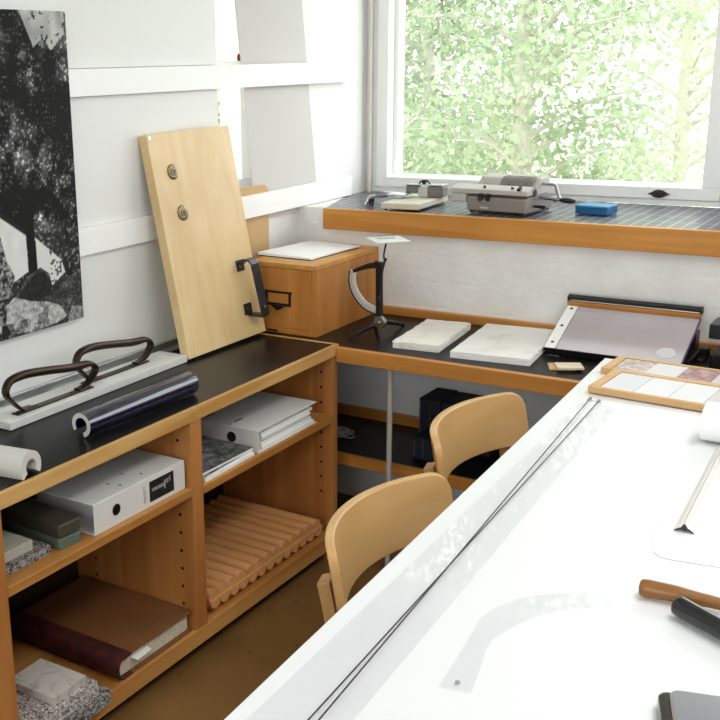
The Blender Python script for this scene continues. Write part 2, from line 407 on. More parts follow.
# side window in the left wall
w = structroot('window_2', (XL-.12, 3.12, 1.15))
b = nb(); x0, x1 = XL-.18, XL-.11
box(b, x0, x1, 2.817, 3.218, 1.152, 1.19); box(b, x0, x1, 2.817, 3.218, 2.16, 2.198); box(b, x0, x1, 2.817, 2.86, 1.19, 2.16); box(b, x0, x1, 3.19, 3.218, 1.19, 2.16); box(b, x0, x1+.015, 3.095, 3.165, 1.19, 2.16)
obj('frame', b, 'paint', w, .002)
for y0, y1 in ((2.86, 3.095), (3.165, 3.19)):
    b = nb(); box(b, x0+.03, x0+.034, y0, y1, 1.19, 2.16); obj('pane', b, 'glass', w)
b = nb(); box(b, XL-.10, XL-.097, 2.83, 3.092, 1.585, 2.15); cyl(b, (XL-.098, 2.83, 1.582), (XL-.098, 3.092, 1.582), .006, 10); cyl(b, (XL-.098, 2.83, 2.16), (XL-.098, 3.092, 2.16), .014, 12)
bl = obj('roller_blind', b, 'blind', w); 
b = nb(); lathe(b, [(.003, .0), (.006, .004), (.006, .016), (.002, .024)], 12, loc=(XL-.09, 3.085, 1.588)); o = obj('blind_pull', b, 'redpl', bl); o['label'] = 'small red-brown pull at the lower corner of the blind'
# right wall and the wall behind the camera, each with a wide window
def bigwindow(name, axis, wallpos, a0, a1, z0=.9, z1=2.35, sgn=1):
    root = structroot(name, (wallpos, (a0+a1)/2, z0) if axis == 'x' else ((a0+a1)/2, wallpos, z0))
    def bb(bm, p0, p1, q0, q1, r0, r1):
        if axis == 'x': box(bm, p0, p1, q0, q1, r0, r1)
        else: box(bm, q0, q1, p0, p1, r0, r1)
    b = nb(); p0, p1 = (wallpos, wallpos+.08*sgn); p0, p1 = min(p0, p1), max(p0, p1)
    bb(b, p0, p1, a0, a1, z0, z0+.06); bb(b, p0, p1, a0, a1, z1-.06, z1)
    n = 3
    for i in range(n+1):
        c = a0 + (a1-a0-.06)*i/n; bb(b, p0, p1, c, c+.06, z0+.06, z1-.06)
    obj('frame', b, 'paint', root, .002)
    b = nb(); m = (p0+p1)/2
    bb(b, m-.002, m+.002, a0+.05, a1-.05, z0+.05, z1-.05); obj('pane', b, 'glass', root)
b = nb()
for (y0, y1, z0, z1) in ((YF-.2, YB+.3, 0, ZC),): box(b, XR, XR+.2, y0, y1, z0, z1)
struct('wall_right', b, 'panel')
b = nb()
for (x0, x1, z0, z1) in ((XL, -1.6, 0, ZC), (1.8, XR, 0, ZC), (-1.6, 1.8, 0, 1.0), (-1.6, 1.8, 2.5, ZC)): box(b, x0, x1, YF-.2, YF, z0, z1)
struct('wall_front', b, 'panel'); bigwindow('window_3', 'y', YF-.05, -1.6, 1.8, 1.0, 2.5, sgn=-1)
t = thing('fill_lamp', 'unseen long white lamp added under the ceiling as fill above the drawing table', 'lamp', (.25, 1.75, 2.67))  # out-of-view fixture added to carry the overhead fill
b = nb(); box(b, -.02, .52, .62, 2.88, 2.67, 2.73); obj('fill_lamp_housing', b, 'paint', t, .004)
for y in (1.0, 2.5):
    b = nb(); cyl(b, (.25, y, 2.73), (.25, y, 2.75), .012, 10); obj('bracket', b, 'steel', t)
# thin corner pipe
b = nb(); cyl(b, (-2.003, 3.808, 1.076), (-2.003, 3.808, 2.74), .0075, 12); tag(obj('vertical_pipe', b, 'pipeC', smooth=True), 'thin cream pipe rising in the corner left of the window', 'pipe')

# ------------------------------------------------------------------ desk under the window
dk = thing('long_desk', 'long black-topped desk with pine edge running under the window', 'desk', (-.4, 3.05, 0))
b = nb(); box(b, XL+.002, 1.6, 2.8205, 3.308, .690, .72); obj('desktop', b, 'black', dk, .001)
b = nb(); box(b, -1.5805, 1.6, 2.797, 2.820, .676, .7215); o = obj('front_edge', b, 'pineX2', dk, .0015); o['label'] = 'varnished pine front edge'
b = nb(); box(b, -1.698, 1.6, 3.2885, 3.3085, .7205, .748); o = obj('back_strip', b, 'pineX2', dk, .0015); o['label'] = 'pine upstand strip along the wall'
for x in (-1.415, .35, 1.45):
    b = nb(); cyl(b, (x, 2.84, 0), (x, 2.84, .690), .0085, 14); o = obj('leg', b, 'pipe', dk, smooth=True)
ls = thing('low_shelf', 'black low shelf with pine front edge in the shade under the desk', 'shelf', (-.4, 3.1, 0))
b = nb(); box(b, XL+.002, 1.5, 2.932, 3.285, .305, .325); obj('shelf_top', b, 'black', ls, .001)
b = nb(); box(b, XL+.002, 1.5, 2.915, 2.931, .288, .327); obj('front_edge', b, 'pineX2', ls, .0015)
b = nb(); box(b, XL+.002, 1.5, 3.286, 3.306, .305, .36); obj('back_strip', b, 'pineX2', ls, .0015)
for x in (-1.95, -.2, 1.4):
    b = nb(); box(b, x, x+.03, 2.95, 3.28, 0, .305); obj('support', b, 'blackm', ls, .001)
# dark archive cases on the low shelf
for (x0, x1, y0, y1, z1, lab) in ((-1.452, -1.375, 3.13, 3.272, .490, 'tall dark navy box file on the low shelf, leftmost of the two'), (-1.371, -1.20, 3.13, 3.272, .487, 'wide dark navy box file on the low shelf, right of its narrow twin'), (-1.41, -1.34, 3.0, 3.11, .40, 'short black box on the low shelf before the navy box files')):
    t = thing('box_file', lab, 'box file', ((x0+x1)/2, (y0+y1)/2, .325))
    b = nb(); box(b, x0, x1, y0, y1, .3255, z1); obj('case', b, 'navy', t, .003)
    b = nb(); box(b, x0+.004, x0+.006, y0-.0006, y0+.0005, .335, z1-.01); box(b, x0+(x1-x0)*.5, x0+(x1-x0)*.5+.0015, y0-.0006, y0+.0005, .335, z1-.01); objs('seam', b, 'headg', t)
b = nb(); pts = []
for i in range(90):
    a = i*.62; r = .012+.022*abs(math.sin(i*.37)); pts.append((-1.735+i*.0004+r*math.cos(a)*1.3, 3.06+r*math.sin(a), .332+.018*abs(math.sin(i*.23))+.004*math.sin(i)))
tube(b, smooth_path(pts, 2), .0022, 6); tag(obj('cord_bundle', b, 'cable', smooth=True), 'tangled pale cord lying on the low shelf by the cabinet end', 'cord')

# ------------------------------------------------------------------ shelf cabinet on the left
XC = -1.583
cb = thing('shelf_cabinet', 'long honey birch open cabinet with black top against the left wall', 'cabinet', (-1.8, 1.8, 0))
b = nb(); box(b, XL+.002, XC-.012, .55, 2.806, .696, .7285); obj('worktop', b, 'black', cb, .0008)
b = nb(); box(b, XC-.0115, XC+.001, .55, 2.8185, .694, .7295); box(b, XL+.015, XC-.012, 2.8065, 2.8185, .694, .7295); o = obj('worktop_edge', b, 'birchY', cb, .0012); o['label'] = 'pale birch edge band'
def panel(y0, y1, holes=()):
    b = nb(); box(b, XL+.004, XC-.002, y0, y1, .1 if y1 < 2.8 else 0, .694)
    o = obj('upright_panel', b, 'cab', cb, .0012)
    if holes:
        b = nb()
        for z in holes:
            for x in (XC-.045, XC-.36): cyl(b, (x, y0-.0008, z), (x, y0+.001, z), .0045, 12)
        objs('peg_hole', b, 'blackm', o)
panel(.55, .578); panel(1.347, 1.395); panel(2.050, 2.098, [.17+.052*i for i in range(10) if i != 6]); panel(2.787, 2.815, [.24+.05*i for i in range(9) if i != 5])
for y0, y1 in ((.578, 1.347), (1.395, 2.050), (2.098, 2.787)):
    z = .514 if y0 < 2 else .504
    b = nb(); box(b, XL+.02, XC-.0015, y0+.001, y1-.001, z-.024, z); obj('shelf_board', b, 'cabY', cb, .0025)
b = nb(); box(b, XL+.004, XC-.001, .55, 2.787, .052, .1); obj('bottom_board', b, 'cabY', cb, .0015)
b = nb(); box(b, XL+.004, XL+.012, .55, 2.8, .1, .694); o = obj('back_panel', b, 'cabback', cb); o['label'] = 'back board coloured dark brown for the shade inside the cabinet'
b = nb(); box(b, XL+.06, XC-.05, .56, 2.78, 0, .052); obj('plinth', b, 'blackm', cb)

# ------------------------------------------------------------------ poster
def poster():
    y0, y1, z0, z1 = 1.42, 2.118, .911, 1.72; st = .0026
    ny, nz = int((y1-y0)/st), int((z1-z0)/st)
    Yc = np.linspace(0, 1, ny+1); Zc = np.linspace(0, 1, nz+1); U, V = np.meshgrid(Yc, Zc)
    co = np.stack([np.zeros_like(U), (U-.5)*(y1-y0), V*(z1-z0)], -1).reshape(-1, 3)
    idx = np.arange((ny+1)*(nz+1)).reshape(nz+1, ny+1)
    F = np.stack([idx[:-1, :-1], idx[:-1, 1:], idx[1:, 1:], idx[1:, :-1]], -1).reshape(-1, 4)
    rg = np.random.RandomState(3)
    def noise(cy, cz):
        g = rg.rand(cz+2, cy+2); a = V*cz; c = U*cy; i = np.minimum(a.astype(int), cz); j = np.minimum(c.astype(int), cy); fa = a-i; fc = c-j
        fa = fa*fa*(3-2*fa); fc = fc*fc*(3-2*fc)
        return (g[i, j]*(1-fa)*(1-fc)+g[i+1, j]*fa*(1-fc)+g[i, j+1]*(1-fa)*fc+g[i+1, j+1]*fa*fc)
    n1, n2, n3, n4, n5 = noise(10, 14), noise(30, 30), noise(100, 120), noise(200, 240), noise(5, 7)
    tree = .04 + .22*np.clip(n1*n2*2-.45, 0, 1)*(.4+n3) + 1.1*np.clip(n3*n4*1.5-.50, 0, 1)*np.clip(n1*2.4-.75, 0, 1)*(.3+n2) + .2*(n4 > .88)*(n2 > .5)
    img = tree.copy()
    # coordinates measured in the visible right-hand strip: u 0..1 over .306 m from the right edge
    u = 1 - (1-U)*(y1-y0)/.306; v = V
    def poly(P):
        ins = np.zeros(u.shape, bool); n = len(P)
        for i in range(n):
            (ax, ay), (bx, by) = P[i], P[(i+1) % n]
            c = ((ay > v) != (by > v)) & (u < (bx-ax)*(v-ay)/((by-ay) if by != ay else 1e-9)+ax); ins ^= c
        return ins
    sky = poly([(.45, 1.01), (.98, 1.01), (.97, .93), (.80, .88), (.72, .92), (.6, .89)]); img = np.where(sky & (n3 > .15), .42+.25*n2, img)
    lft = poly([(-2, 1.01), (.3, 1.01), (.1, .95), (-.1, .93), (-2, .86)]); img = np.where(lft, .22+.15*n2, img)
    img = np.where(v < .31, .05+.13*n2*n3+.22*(n3 > .78), img)
    h1 = poly([(.03, .40), (.36, .315), (.36, .20), (.10, .165), (.0, .21), (-.2, .2), (-.2, .36), (.0, .40)]); img = np.where(h1, .84-.10*n2, img)
    h2 = poly([(.46, .305), (.76, .215), (.80, .17), (.62, .135), (.46, .185)]); img = np.where(h2, .78-.6*(n3 > .72)*(u > .62), img)
    ev = poly([(.02, .42), (.36, .335), (.36, .315), (.02, .40)]); img = np.where(ev, .06, img)
    tr = poly([(.36, .40), (.46, .40), (.47, .12), (.37, .12)]); img = np.where(tr, .04, img)
    tl = poly([(-.15, .46), (.02, .40), (.06, .34), (.12, .25), (.2, .19), (.12, .13), (-.2, .13)]); img = np.where(tl, .28*n3+.55*n3*n4, img)
    mound = poly([(.10, .10), (.35, .185), (.5, .205), (.60, .18), (.64, .12), (.9, .16), (1.02, .155), (1.02, .0), (.1, .0)]); img = np.where(mound, .07+.22*n2*n3+.12*(n4 > .75), img)
    dome = poly([(.12, .09), (.28, .15), (.42, .185), (.54, .19), (.62, .15), (.62, .11), (.4, .10)]); img = np.where(dome, .05+.04*n3, img)
    rock = poly([(.06, .05), (.08, .105), (.17, .128), (.38, .10), (.58, .085), (.72, .06), (.78, .025), (.74, .012), (.4, .0), (.12, .012)]); img = np.where(rock, .42+.35*n3-.25*(n2 < .35)-.15*(n4 > .7), img)
    rock2 = poly([(-3, .14), (-.5, .13), (-.05, .10), (.03, .07), (.0, .03), (-.1, .0), (-3, .0)]); img = np.where(rock2, .4+.35*n3-.25*(n2 < .35), img)
    bt = poly([(.85, .05), (1.0, .04), (1.0, .0), (.8, .0)]); img = np.where(bt, .35*n3+.2, img)
    img = np.clip(img-.02, .008, .95)**1.3
    me = bpy.data.meshes.new('poster'); me.from_pydata(co.tolist(), [], F.tolist())
    at = me.color_attributes.new('print', 'FLOAT_COLOR', 'POINT')
    g = img.reshape(-1); at.data.foreach_set('color', np.stack([g, g*1.0, g*.97, np.ones_like(g)], -1).reshape(-1).astype(np.float32))
    k = N('black_white_photo_print'); a = k.n('ShaderNodeVertexColor', layer_name='print'); k.l(a, 'Color', k.b, 'Base Color'); k.b.inputs['Roughness'].default_value = .7; k.b.inputs['Specular IOR Level'].default_value = .2
    me.materials.append(k.m); o = bpy.data.objects.new('photo_print', me); COL.objects.link(o)
    t = thing('photo_poster', 'large black and white forest photograph with boulders on the left wall', 'poster', (-1.9975, (y0+y1)/2, z0))
    o.parent = t; o.location = (.0008, 0, 0)
    b = nb(); box(b, -1.9995, -1.9975, y0, y1, z0, z1+.002); obj('backing_board', b, 'paper', t)
poster()

# ------------------------------------------------------------------ leaning grey board and cardboard behind the rails
b = nb()
q = [(3.031, 1.06), (3.450, 1.05), (3.322, 1.90), (2.918, 1.90)]
prism(b, q, XL+.0008, XL+.0052, axis='x')
tag(obj('foam_board', b, 'greybd', bevel=.001), 'slanting light grey board tucked behind the two white rails', 'board')
b = nb(); r = .03; pts = [(2.87, .7215), (3.100, .7215)] + [(3.100-r+r*math.cos(a), 1.178-r+r*math.sin(a)) for a in [i*PI/12 for i in range(7)]] + [(2.87, 1.184)]
prism(b, pts, XL+.0056, XL+.0115, axis='x'); tag(obj('cardboard_panel', b, 'card', bevel=.0006), 'brown cardboard sheet with a rounded corner upright behind the lower rail', 'cardboard')

# ------------------------------------------------------------------ things on the cabinet top
ZT = .7297
# aluminium strip at the wall
b = nb(); box(b, XL+.0125, XL+.030, .9, 2.55, ZT, ZT+.028); box(b, XL+.030, XL+.052, .9, 2.55, ZT, ZT+.005)
tag(obj('metal_strip', b, 'alu', bevel=.001), 'long aluminium angle strip lying along the left wall behind the white plank', 'metal strip')
# leaning board with door fittings
u = Vector((.03587, .99936, 0)); _th = math.radians(10.9); n_ = Vector((.99936*math.cos(_th), -.03587*math.cos(_th), math.sin(_th))); v_ = n_.cross(u).normalized()
if v_.z < 0: v_ = -v_
BL = Vector((-1.861, 2.415, ZT+.0066)); _rt = math.radians(.7); u, v_ = u*math.cos(_rt)+v_*math.sin(_rt), v_*math.cos(_rt)-u*math.sin(_rt)
def bmat(a, c, d=0): 
    m = Matrix((u, v_, n_)).transposed().to_4x4(); m.translation = BL + u*a + v_*c + n_*d; return m
t = thing('leaning_board', 'tall pale birch board with door fittings leaning against the wall', 'board', (-1.9, 2.62, ZT))
b = nb(); m = bmat(0, 0); box(b, 0, .395, 0, .665, -.031, 0, mat=m); obj('board', b, ['birch'], t, .0015)
for a, c in ((.086, .549), (.096, .426)):
    b = nb(); mm = bmat(a, c)
    lathe(b, [(.0235, 0), (.0235, .002), (.021, .004), (.014, .0045), (.0135, .003), (.011, .003), (.0105, .006), (.006, .0065)], 28)
    bmesh.ops.transform(b, matrix=mm, verts=b.verts); ro = obj('key_rosette', b, 'brass', t, smooth=True); ro['label'] = 'round brass keyhole rosette'
    b = nb(); cyl(b, (0, 0, .0062), (0, 0, .0072), .0075, 16); box(b, -.002, .002, -.011, -.003, .0062, .0070)
    for s in (-1, 1): cyl(b, (.004*s, .0165*s, .004), (.004*s, .0165*s, .0052), .002, 8)
    bmesh.ops.transform(b, matrix=mm, verts=b.verts); obj('keyhole', b, 'blackm', ro)
b = nb(); cyl(b, (0, 0, 0), (0, 0, .002), .006, 14); bmesh.ops.transform(b, matrix=bmat(.010, .653), verts=b.verts); obj('screw', b, 'alu', t)
b = nb()
for (a, c) in ((.322, .236), (.322, .096)):
    box(b, a-.020, a+.019, c-.026, c+.010, 0, .0035, mat=bmat(0, 0))
H = [(.325, .232, .001), (.326, .240, .016), (.327, .244, .030), (.330, .239, .044), (.333, .226, .050), (.338, .15, .050), (.343, .063, .050), (.343, .058, .046), (.340, .064, .022), (.335, .068, .001)]
sweep(b, [bmat(0, 0) @ Vector(p) for p in H], [(-.0185, -.003), (.0185, -.003), (.0185, .003), (-.0185, .003)], up=u)
hh = obj('pull_handle', b, 'gunmetal', t, .0012); hh['label'] = 'dark grey metal bow handle'
b = nb(); m = bmat(0, 0); cyl(b, m @ Vector((.341, .088, .0525)), m @ Vector((.341, .088, .0545)), .0045, 12)
for c in (.236, .1): cyl(b, m @ Vector((.316, c-.01, .003)), m @ Vector((.316, c-.01, .0045)), .0035, 10)
objs('screw', b, 'steel', hh)
# white plank with two bronze door handles
t = thing('mounted_handles', 'white plank carrying two bronze loop handles on the cabinet top', 'door handles', (-1.91, 2.05, ZT))
b = nb(); m = Matrix.Translation((-1.8585, 1.690, ZT)) @ Matrix.Rotation(.010, 4, 'Z'); box(b, -.105, 0, 0, .722, 0, .0205, mat=m); obj('plank', b, 'plank', t, .0015)
def bar_handle(y0, x0, sc):
    # y0 = near foot, strap loops outward at both ends
    P = [(.045, .000), (.02, .002), (.008, .010), (-.003, .022), (-.020, .042), (-.024, .060), (-.012, .078), (.012, .084), (.05, .083), (.11, .074), (.165, .064), (.20, .060), (.232, .058), (.250, .048), (.253, .034), (.238, .017), (.222, .006), (.205, .001), (.19, .000)]
    pts = smooth_path([(x0, y0+s*sc, ZT+.0275+z*1.04) for s, z in P], 5)
    def prof(t):
        g = math.exp(-((t-.5)/.2)**4); a = .0130-.0015*g; c = .0034+.0072*g
        return [(a*math.copysign(abs(math.cos(q))**.7, math.cos(q)), c*math.copysign(abs(math.sin(q))**.8, math.sin(q))) for q in [2*PI*i/16 for i in range(16)]]
    b = nb(); sweep(b, pts, prof, up=(1, 0, 0))
    o = obj('handle', b, 'bronze', t, smooth=True)
    b = nb(); box(b, x0-.011, x0+.011, y0-.004, y0+.236*sc, ZT+.0207, ZT+.0252)
    for yy in (.005, .06*sc, .17*sc, .225*sc): lathe(b, [(.004, 0), (.0035, .002), (.001, .003)], 10, loc=(x0, y0+yy, ZT+.0252))
    obj('base_strip', b, 'bronze', o, .001)
bar_handle(1.742, -1.892, 1.17); bar_handle(2.030, -1.926, 1.13)
# blue glazed half tube
def ctube(p0, p1, R, r, a0, a1, name, label, mats, cat, knob=0):
    p0, p1 = Vector(p0), Vector(p1); d = (p1-p0).normalized(); side = d.cross(Vector((0, 0, 1))).normalized(); up = side.cross(d).normalized()
    b = nb(); k = 26; angs = [a0+(a1-a0)*i/k for i in range(k+1)]
    prof = [(R*math.cos(a), R*math.sin(a)) for a in angs] + [(r*math.cos(a), r*math.sin(a)) for a in angs[::-1]]
    A = [b.verts.new(p0+side*x+up*y) for x, y in prof]; B = [b.verts.new(p1+side*x+up*y) for x, y in prof]; m = len(prof)
    for i in range(m): b.faces.new([A[i], A[(i+1) % m], B[(i+1) % m], B[i]]).material_index = 0
    h = k+1
    for L in (A, B):
        for i in range(k): b.faces.new([L[i], L[i+1], L[m-2-i], L[m-1-i]]).material_index = 1
    zmin = min(v.co.z for v in b.verts); bmesh.ops.translate(b, vec=(0, 0, ZT+.0004-zmin), verts=b.verts)
    o = obj(name, b, mats, smooth=True); tag(o, label, cat)
ctube((-1.678, 1.748, .77), (-1.668, 2.165, .77), .030, .0185, math.radians(-76), math.radians(216), 'ceramic_half_tube', 'glossy navy glazed C-shaped ceramic tube lying on the cabinet top', ['glaze', 'bisque'], 'ceramic tile')
ctube((-1.598, 1.503, .77), (-1.86, 1.462, .77), .036, .018, math.radians(-35), math.radians(215), 'clay_half_tube', 'unglazed off-white half-tube clay piece at the near end of the cabinet top', ['bisque', 'bisque'], 'ceramic tile')

# ------------------------------------------------------------------ things in the cabinet
def slab(name, lab, x0, x1, y0, y1, z0, z1, mat, rot=0, cat='stone sample', bev=.0015, rough=0, group=None):
    b = nb(); c = Vector(((x0+x1)/2, (y0+y1)/2, 0)); m = Matrix.Translation(c) @ Matrix.Rotation(rot, 4, 'Z')
    box(b, (x0-x1)/2, (x1-x0)/2, (y0-y1)/2, (y1-y0)/2, z0, z1, mat=m)
    if rough:
        bmesh.ops.subdivide_edges(b, edges=b.edges, cuts=14, use_grid_fill=True)
        r = random.Random(hash(lab) % 1000 if False else len(lab))
        for v in b.verts:
            if z0+.0005 < v.co.z < z1+.01 and not v.is_boundary:
                lx, ly = (m.inverted() @ v.co).x, (m.inverted() @ v.co).y
                ed = max(abs(lx)/((x1-x0)/2), abs(ly)/((y1-y0)/2))
                if ed > .98: v.co.x += r.uniform(-rough, rough); v.co.y += r.uniform(-rough, rough)*1.0
    return tag(obj(name, b, mat, bevel=0 if rough else bev, smooth=False), lab, cat, group)
ZB, ZS1, ZS2 = .1004, .5144, .5044
slab('granite_slab', 'dark grey granite slab at the bottom of the stack in the lower left bay', -1.735, -1.552, 1.435, 1.660, ZB, ZB+.036, 'granD', .05, rough=.003)
slab('granite_slab', 'pinkish speckled granite slab in the middle of the stack in the lower left bay', -1.740, -1.566, 1.42, 1.632, ZB+.0365, ZB+.072, 'granP', .0, rough=.002)
slab('marble_tile', 'small grey veined marble tile on top of the lower left bay stack', -1.725, -1.580, 1.495, 1.607, ZB+.0725, ZB+.094, 'marbG', .03)
slab('granite_slab', 'speckled granite slab lying on the upper left shelf by the green box', -1.80, -1.625, 1.41, 1.568, ZS1, ZS1+.021, 'granD', .0, rough=.0015)
slab('stone_tile', 'plain beige stone tile on the speckled slab on the upper left shelf', -1.82, -1.640, 1.402, 1.528, ZS1+.0215, ZS1+.046, 'stoneB', .0)
# tin boxes
def rrect(x0, x1, y0, y1, r, n=5):
    out = []
    for cx, cy, a in ((x1-r, y1-r, 0), (x0+r, y1-r, PI/2), (x0+r, y0+r, PI), (x1-r, y0+r, 1.5*PI)):
        out += [(cx+r*math.cos(a+i*PI/2/n), cy+r*math.sin(a+i*PI/2/n)) for i in range(n+1)]
    return out
t = thing('flat_case', 'low grey-green flat case beside the white binder on the upper left shelf', 'case', (-1.75, 1.63, ZS1), 0)
m = Matrix.Translation((-1.752, 1.632, 0)) @ Matrix.Rotation(-.06, 4, 'Z')
b = nb(); prism(b, rrect(-.14, .14, -.036, .036, .010), ZS1, ZS1+.026, mat=m); obj('body', b, 'greenbox', t, .003)
b = nb(); prism(b, rrect(-.136, .136, -.033, .033, .010), ZS1+.0262, ZS1+.030, mat=m); obj('rim', b, 'olivebox', t, .001)
b = nb(); prism(b, rrect(-.14, .14, -.036, .036, .010), ZS1+.0306, ZS1+.060, mat=m); tag(obj('flat_case', b, 'olivebox', bevel=.004, seg=3), 'dark olive flat case stacked on the grey-green one beside the binder', 'case')
# lever arch binder, spine to the front
def binder(name, lab, m, L, Wd, H, spine_marks=True):
    """local: spine in plane x=0, length along y, depth towards -x"""
    t = thing(name, lab, 'binder', (m.translation.x, m.translation.y, m.translation.z))
    th = .0028
    b = nb(); box(b, -th, 0, 0, L, 0, H, mat=m); box(b, -Wd, -th, 0, L, 0, th, mat=m); box(b, -Wd, -th, 0, L, H-th, H, mat=m); cv = obj('cover', b, 'binder', t, .0012)
    return t, cv
m = Matrix.Translation((-1.600, 1.690, ZS1))
t, cv = binder('lever_arch_binder', 'white lever arch file with a black label on its spine, upper left shelf', m, .350, .285, .078)
b = nb(); box(b, -.26, -.03, .07, .338, .0032, .035, mat=m); o = obj('papers', b, 'paper', t)
b = nb(); cyl(b, m @ Vector((-.0005, .078, .040)), m @ Vector((.0016, .078, .040)), .0145, 24); o = obj('finger_ring', b, 'steel', t, smooth=True)
b = nb(); cyl(b, m @ Vector((.0002, .078, .040)), m @ Vector((.0021, .078, .040)), .0118, 24); obj('finger_hole', b, 'blackm', o)
b = nb(); box(b, 0, .0009, .205, .302, .012, .066, mat=m); lb = obj('spine_label', b, 'ink', t); lb['label'] = 'black label with pale grey lettering'
b = nb()
for y0, y1, z0, z1 in ((.214, .262, .038, .0425), (.214, .262, .044, .0465), (.262, .268, .030, .053), (.268, .276, .044, .048), (.270, .288, .050, .0535), (.275, .279, .040, .0535), (.284, .288, .043, .057)):
    box(b, .0009, .0013, y0, y1, z0, z1, mat=m)
obj('label_lettering', b, 'greyprint', lb)
b = nb()
for i in range(11):
    z = .017+i*.0042; box(b, 0, .0005, .182, .1855, z, z+.003, mat=m)
    if i < 8: box(b, 0, .0005, .188, .1905, z, z+.0028, mat=m)
obj('small_lettering', b, 'greyprint', t)
b = nb()
for x, y in ((-.030, .13), (-.060, .12), (-.034, .215), (-.075, .19)): box(b, x-.004, x+.004, y-.0025, y+.0025, .0779, .0784, mat=m)
objs('slot', b, 'ink', t)
# second binder, open end to the front
m2 = Matrix.Translation((-1.590, 2.372, ZS2)) @ Matrix.Rotation(-PI/2+.02, 4, 'Z')
t, cv = binder('lever_arch_binder', 'white lever arch file with its page end forward on the upper right shelf', m2, .33, .318, .066) if False else (None, None)
t = thing('lever_arch_binder', 'white lever arch file with its page end forward on the upper right shelf', 'binder', (-1.75, 2.53, ZS2))
x0, x1, y0, y1, H = -1.915, -1.592, 2.374, 2.700, .068
b = nb(); box(b, x0, x1, y0, y0+.003, ZS2, ZS2+H); box(b, x0, x1, y0+.003, y1, ZS2, ZS2+.003); box(b, x0, x1, y0+.003, y1, ZS2+H-.003, ZS2+H); obj('cover', b, 'binder', t, .0012)
b = nb()
for i in range(6): box(b, x0+.02+.004*i, x1-.006-.005*((i*7) % 3), y0+.03, y1-.010-.006*((i*5) % 4), ZS2+.004+i*.0095, ZS2+.004+i*.0095+.0085)
obj('papers', b, 'paper', t, .001)
b = nb(); cyl(b, (-1.685, y0-.0016, ZS2+.035), (-1.685, y0+.0005, ZS2+.035), .0155, 24); o = obj('finger_hole', b, 'blackm', t)
b = nb(); box(b, -1.70, -1.694, 2.408, 2.446, ZS2+H-.0003, ZS2+H+.0005); box(b, -1.70, -1.694, 2.26+.12, 2.26+.13, ZS2+H-.0003, ZS2+H+.0005); box(b, -1.80, -1.794, 2.408, 2.446, ZS2+H-.0003, ZS2+H+.0005); objs('slot', b, 'ink', t)
# magazines
def magcover():
    k = N('printed_cover'); tc = k.n('ShaderNodeTexCoord'); nz = k.n('ShaderNodeTexNoise', i_Scale=34.0, i_Detail=8.0, i_Roughness=.8); k.l(tc, 'Object', nz, 'Vector')
    r = k.ramp([(.40, '1F1F20'), (.52, '6A6A6A'), (.66, 'B8B8B8')]); k.l(nz, 'Fac', r, 'Fac'); k.l(r, 'Color', k.b, 'Base Color'); k.b.inputs['Roughness'].default_value = .3; return k.m
M['mag'] = magcover()
zz = ZS2
for i, (h, dx, rot, lab) in enumerate(((.010, 0, .02, 'plain white stack of papers under the dark covers beside the white file'), (.007, -.004, .05, 'thin magazine with a dark cover lying on the white papers'), (.008, -.006, -.01, 'magazine with a dark mottled cover, topmost beside the white file'))):
    t = thing('magazine' if i else 'paper_stack', lab, 'magazine' if i else 'papers', (-1.71, 2.24, zz))
    m = Matrix.Translation((-1.713+dx, 2.236, zz)) @ Matrix.Rotation(rot, 4, 'Z')
    b = nb(); box(b, -.115, .119, -.122, .120, 0, h-.0012, mat=m); obj('pages', b, 'paper', t, .0005)
    if i: b = nb(); box(b, -.1155, .1195, -.1225, .1205, h-.0011, h-.0002, mat=m); obj('cover', b, 'mag', t)
    else: b = nb(); box(b, -.115, .119, -.122, .120, h-.0011, h-.0002, mat=m); obj('top_sheet', b, 'paper', t)
    zz += h+.0003
# big old book
t = thing('ledger_book', 'big old book with brown cover and worn red leather spine, bottom left bay', 'book', (-1.76, 1.9, ZB))
b = nb(); box(b, -1.975, -1.607, 1.755, 2.035, ZB+.005, ZB+.055); obj('page_block', b, 'pages', t, .001)
b = nb(); box(b, -1.985, -1.595, 1.772, 2.042, ZB+.0555, ZB+.060); box(b, -1.985, -1.595, 1.772, 2.042, ZB, ZB+.0045); obj('cover', b, 'bookcov', t, .0012)
b = nb(); pr = [(1.790, ZB+.0603)] + [(1.757-.021*math.sin(a), ZB+.0303+.0303*math.cos(a)) for a in [i*PI/10 for i in range(11)]] + [(1.790, ZB-.0001)] + [(1.790, ZB+.0046)] + [(1.757-.016*math.sin(a), ZB+.0303-.0253*math.cos(a)) for a in [i*PI/10 for i in range(11)]] + [(1.790, ZB+.0556)]

A = [b.verts.new((-1.986, y, z)) for y, z in pr]; Bv = [b.verts.new((-1.594, y, z)) for y, z in pr]; n = len(pr); h = n//2
for i in range(n): b.faces.new([A[i], A[(i+1) % n], Bv[(i+1) % n], Bv[i]])
for L in (A, Bv):
    for i in range(h-1): b.faces.new([L[i], L[i+1], L[n-2-i], L[n-1-i]])
o = obj('spine', b, 'leather', t, smooth=True); o['label'] = 'worn dark red leather spine'
b = nb(); prism(b, [(-1.66, 1.80), (-1.584, 1.80), (-1.588, 1.86), (-1.64, 1.875)], ZB+.0365, ZB+.0373); obj('paper_slip', b, 'paper', t)
# dark tin with a blue band
t = thing('round_tin', 'dark round tin with a blue band behind the stone stack', 'tin', (-1.885, 1.565, ZB))
b = nb(); lathe(b, [(.055, 0), (.057, .003), (.057, .075), (.054, .078), (.050, .078), (.049, .074)], 32, loc=(-1.885, 1.565, ZB)); obj('body', b, 'blackm', t, smooth=True)
b = nb(); lathe(b, [(.0571, .006), (.0578, .006), (.0578, .050), (.0571, .050)], 32, loc=(-1.885, 1.565, ZB)); obj('band', b, 'blue', t, smooth=True)
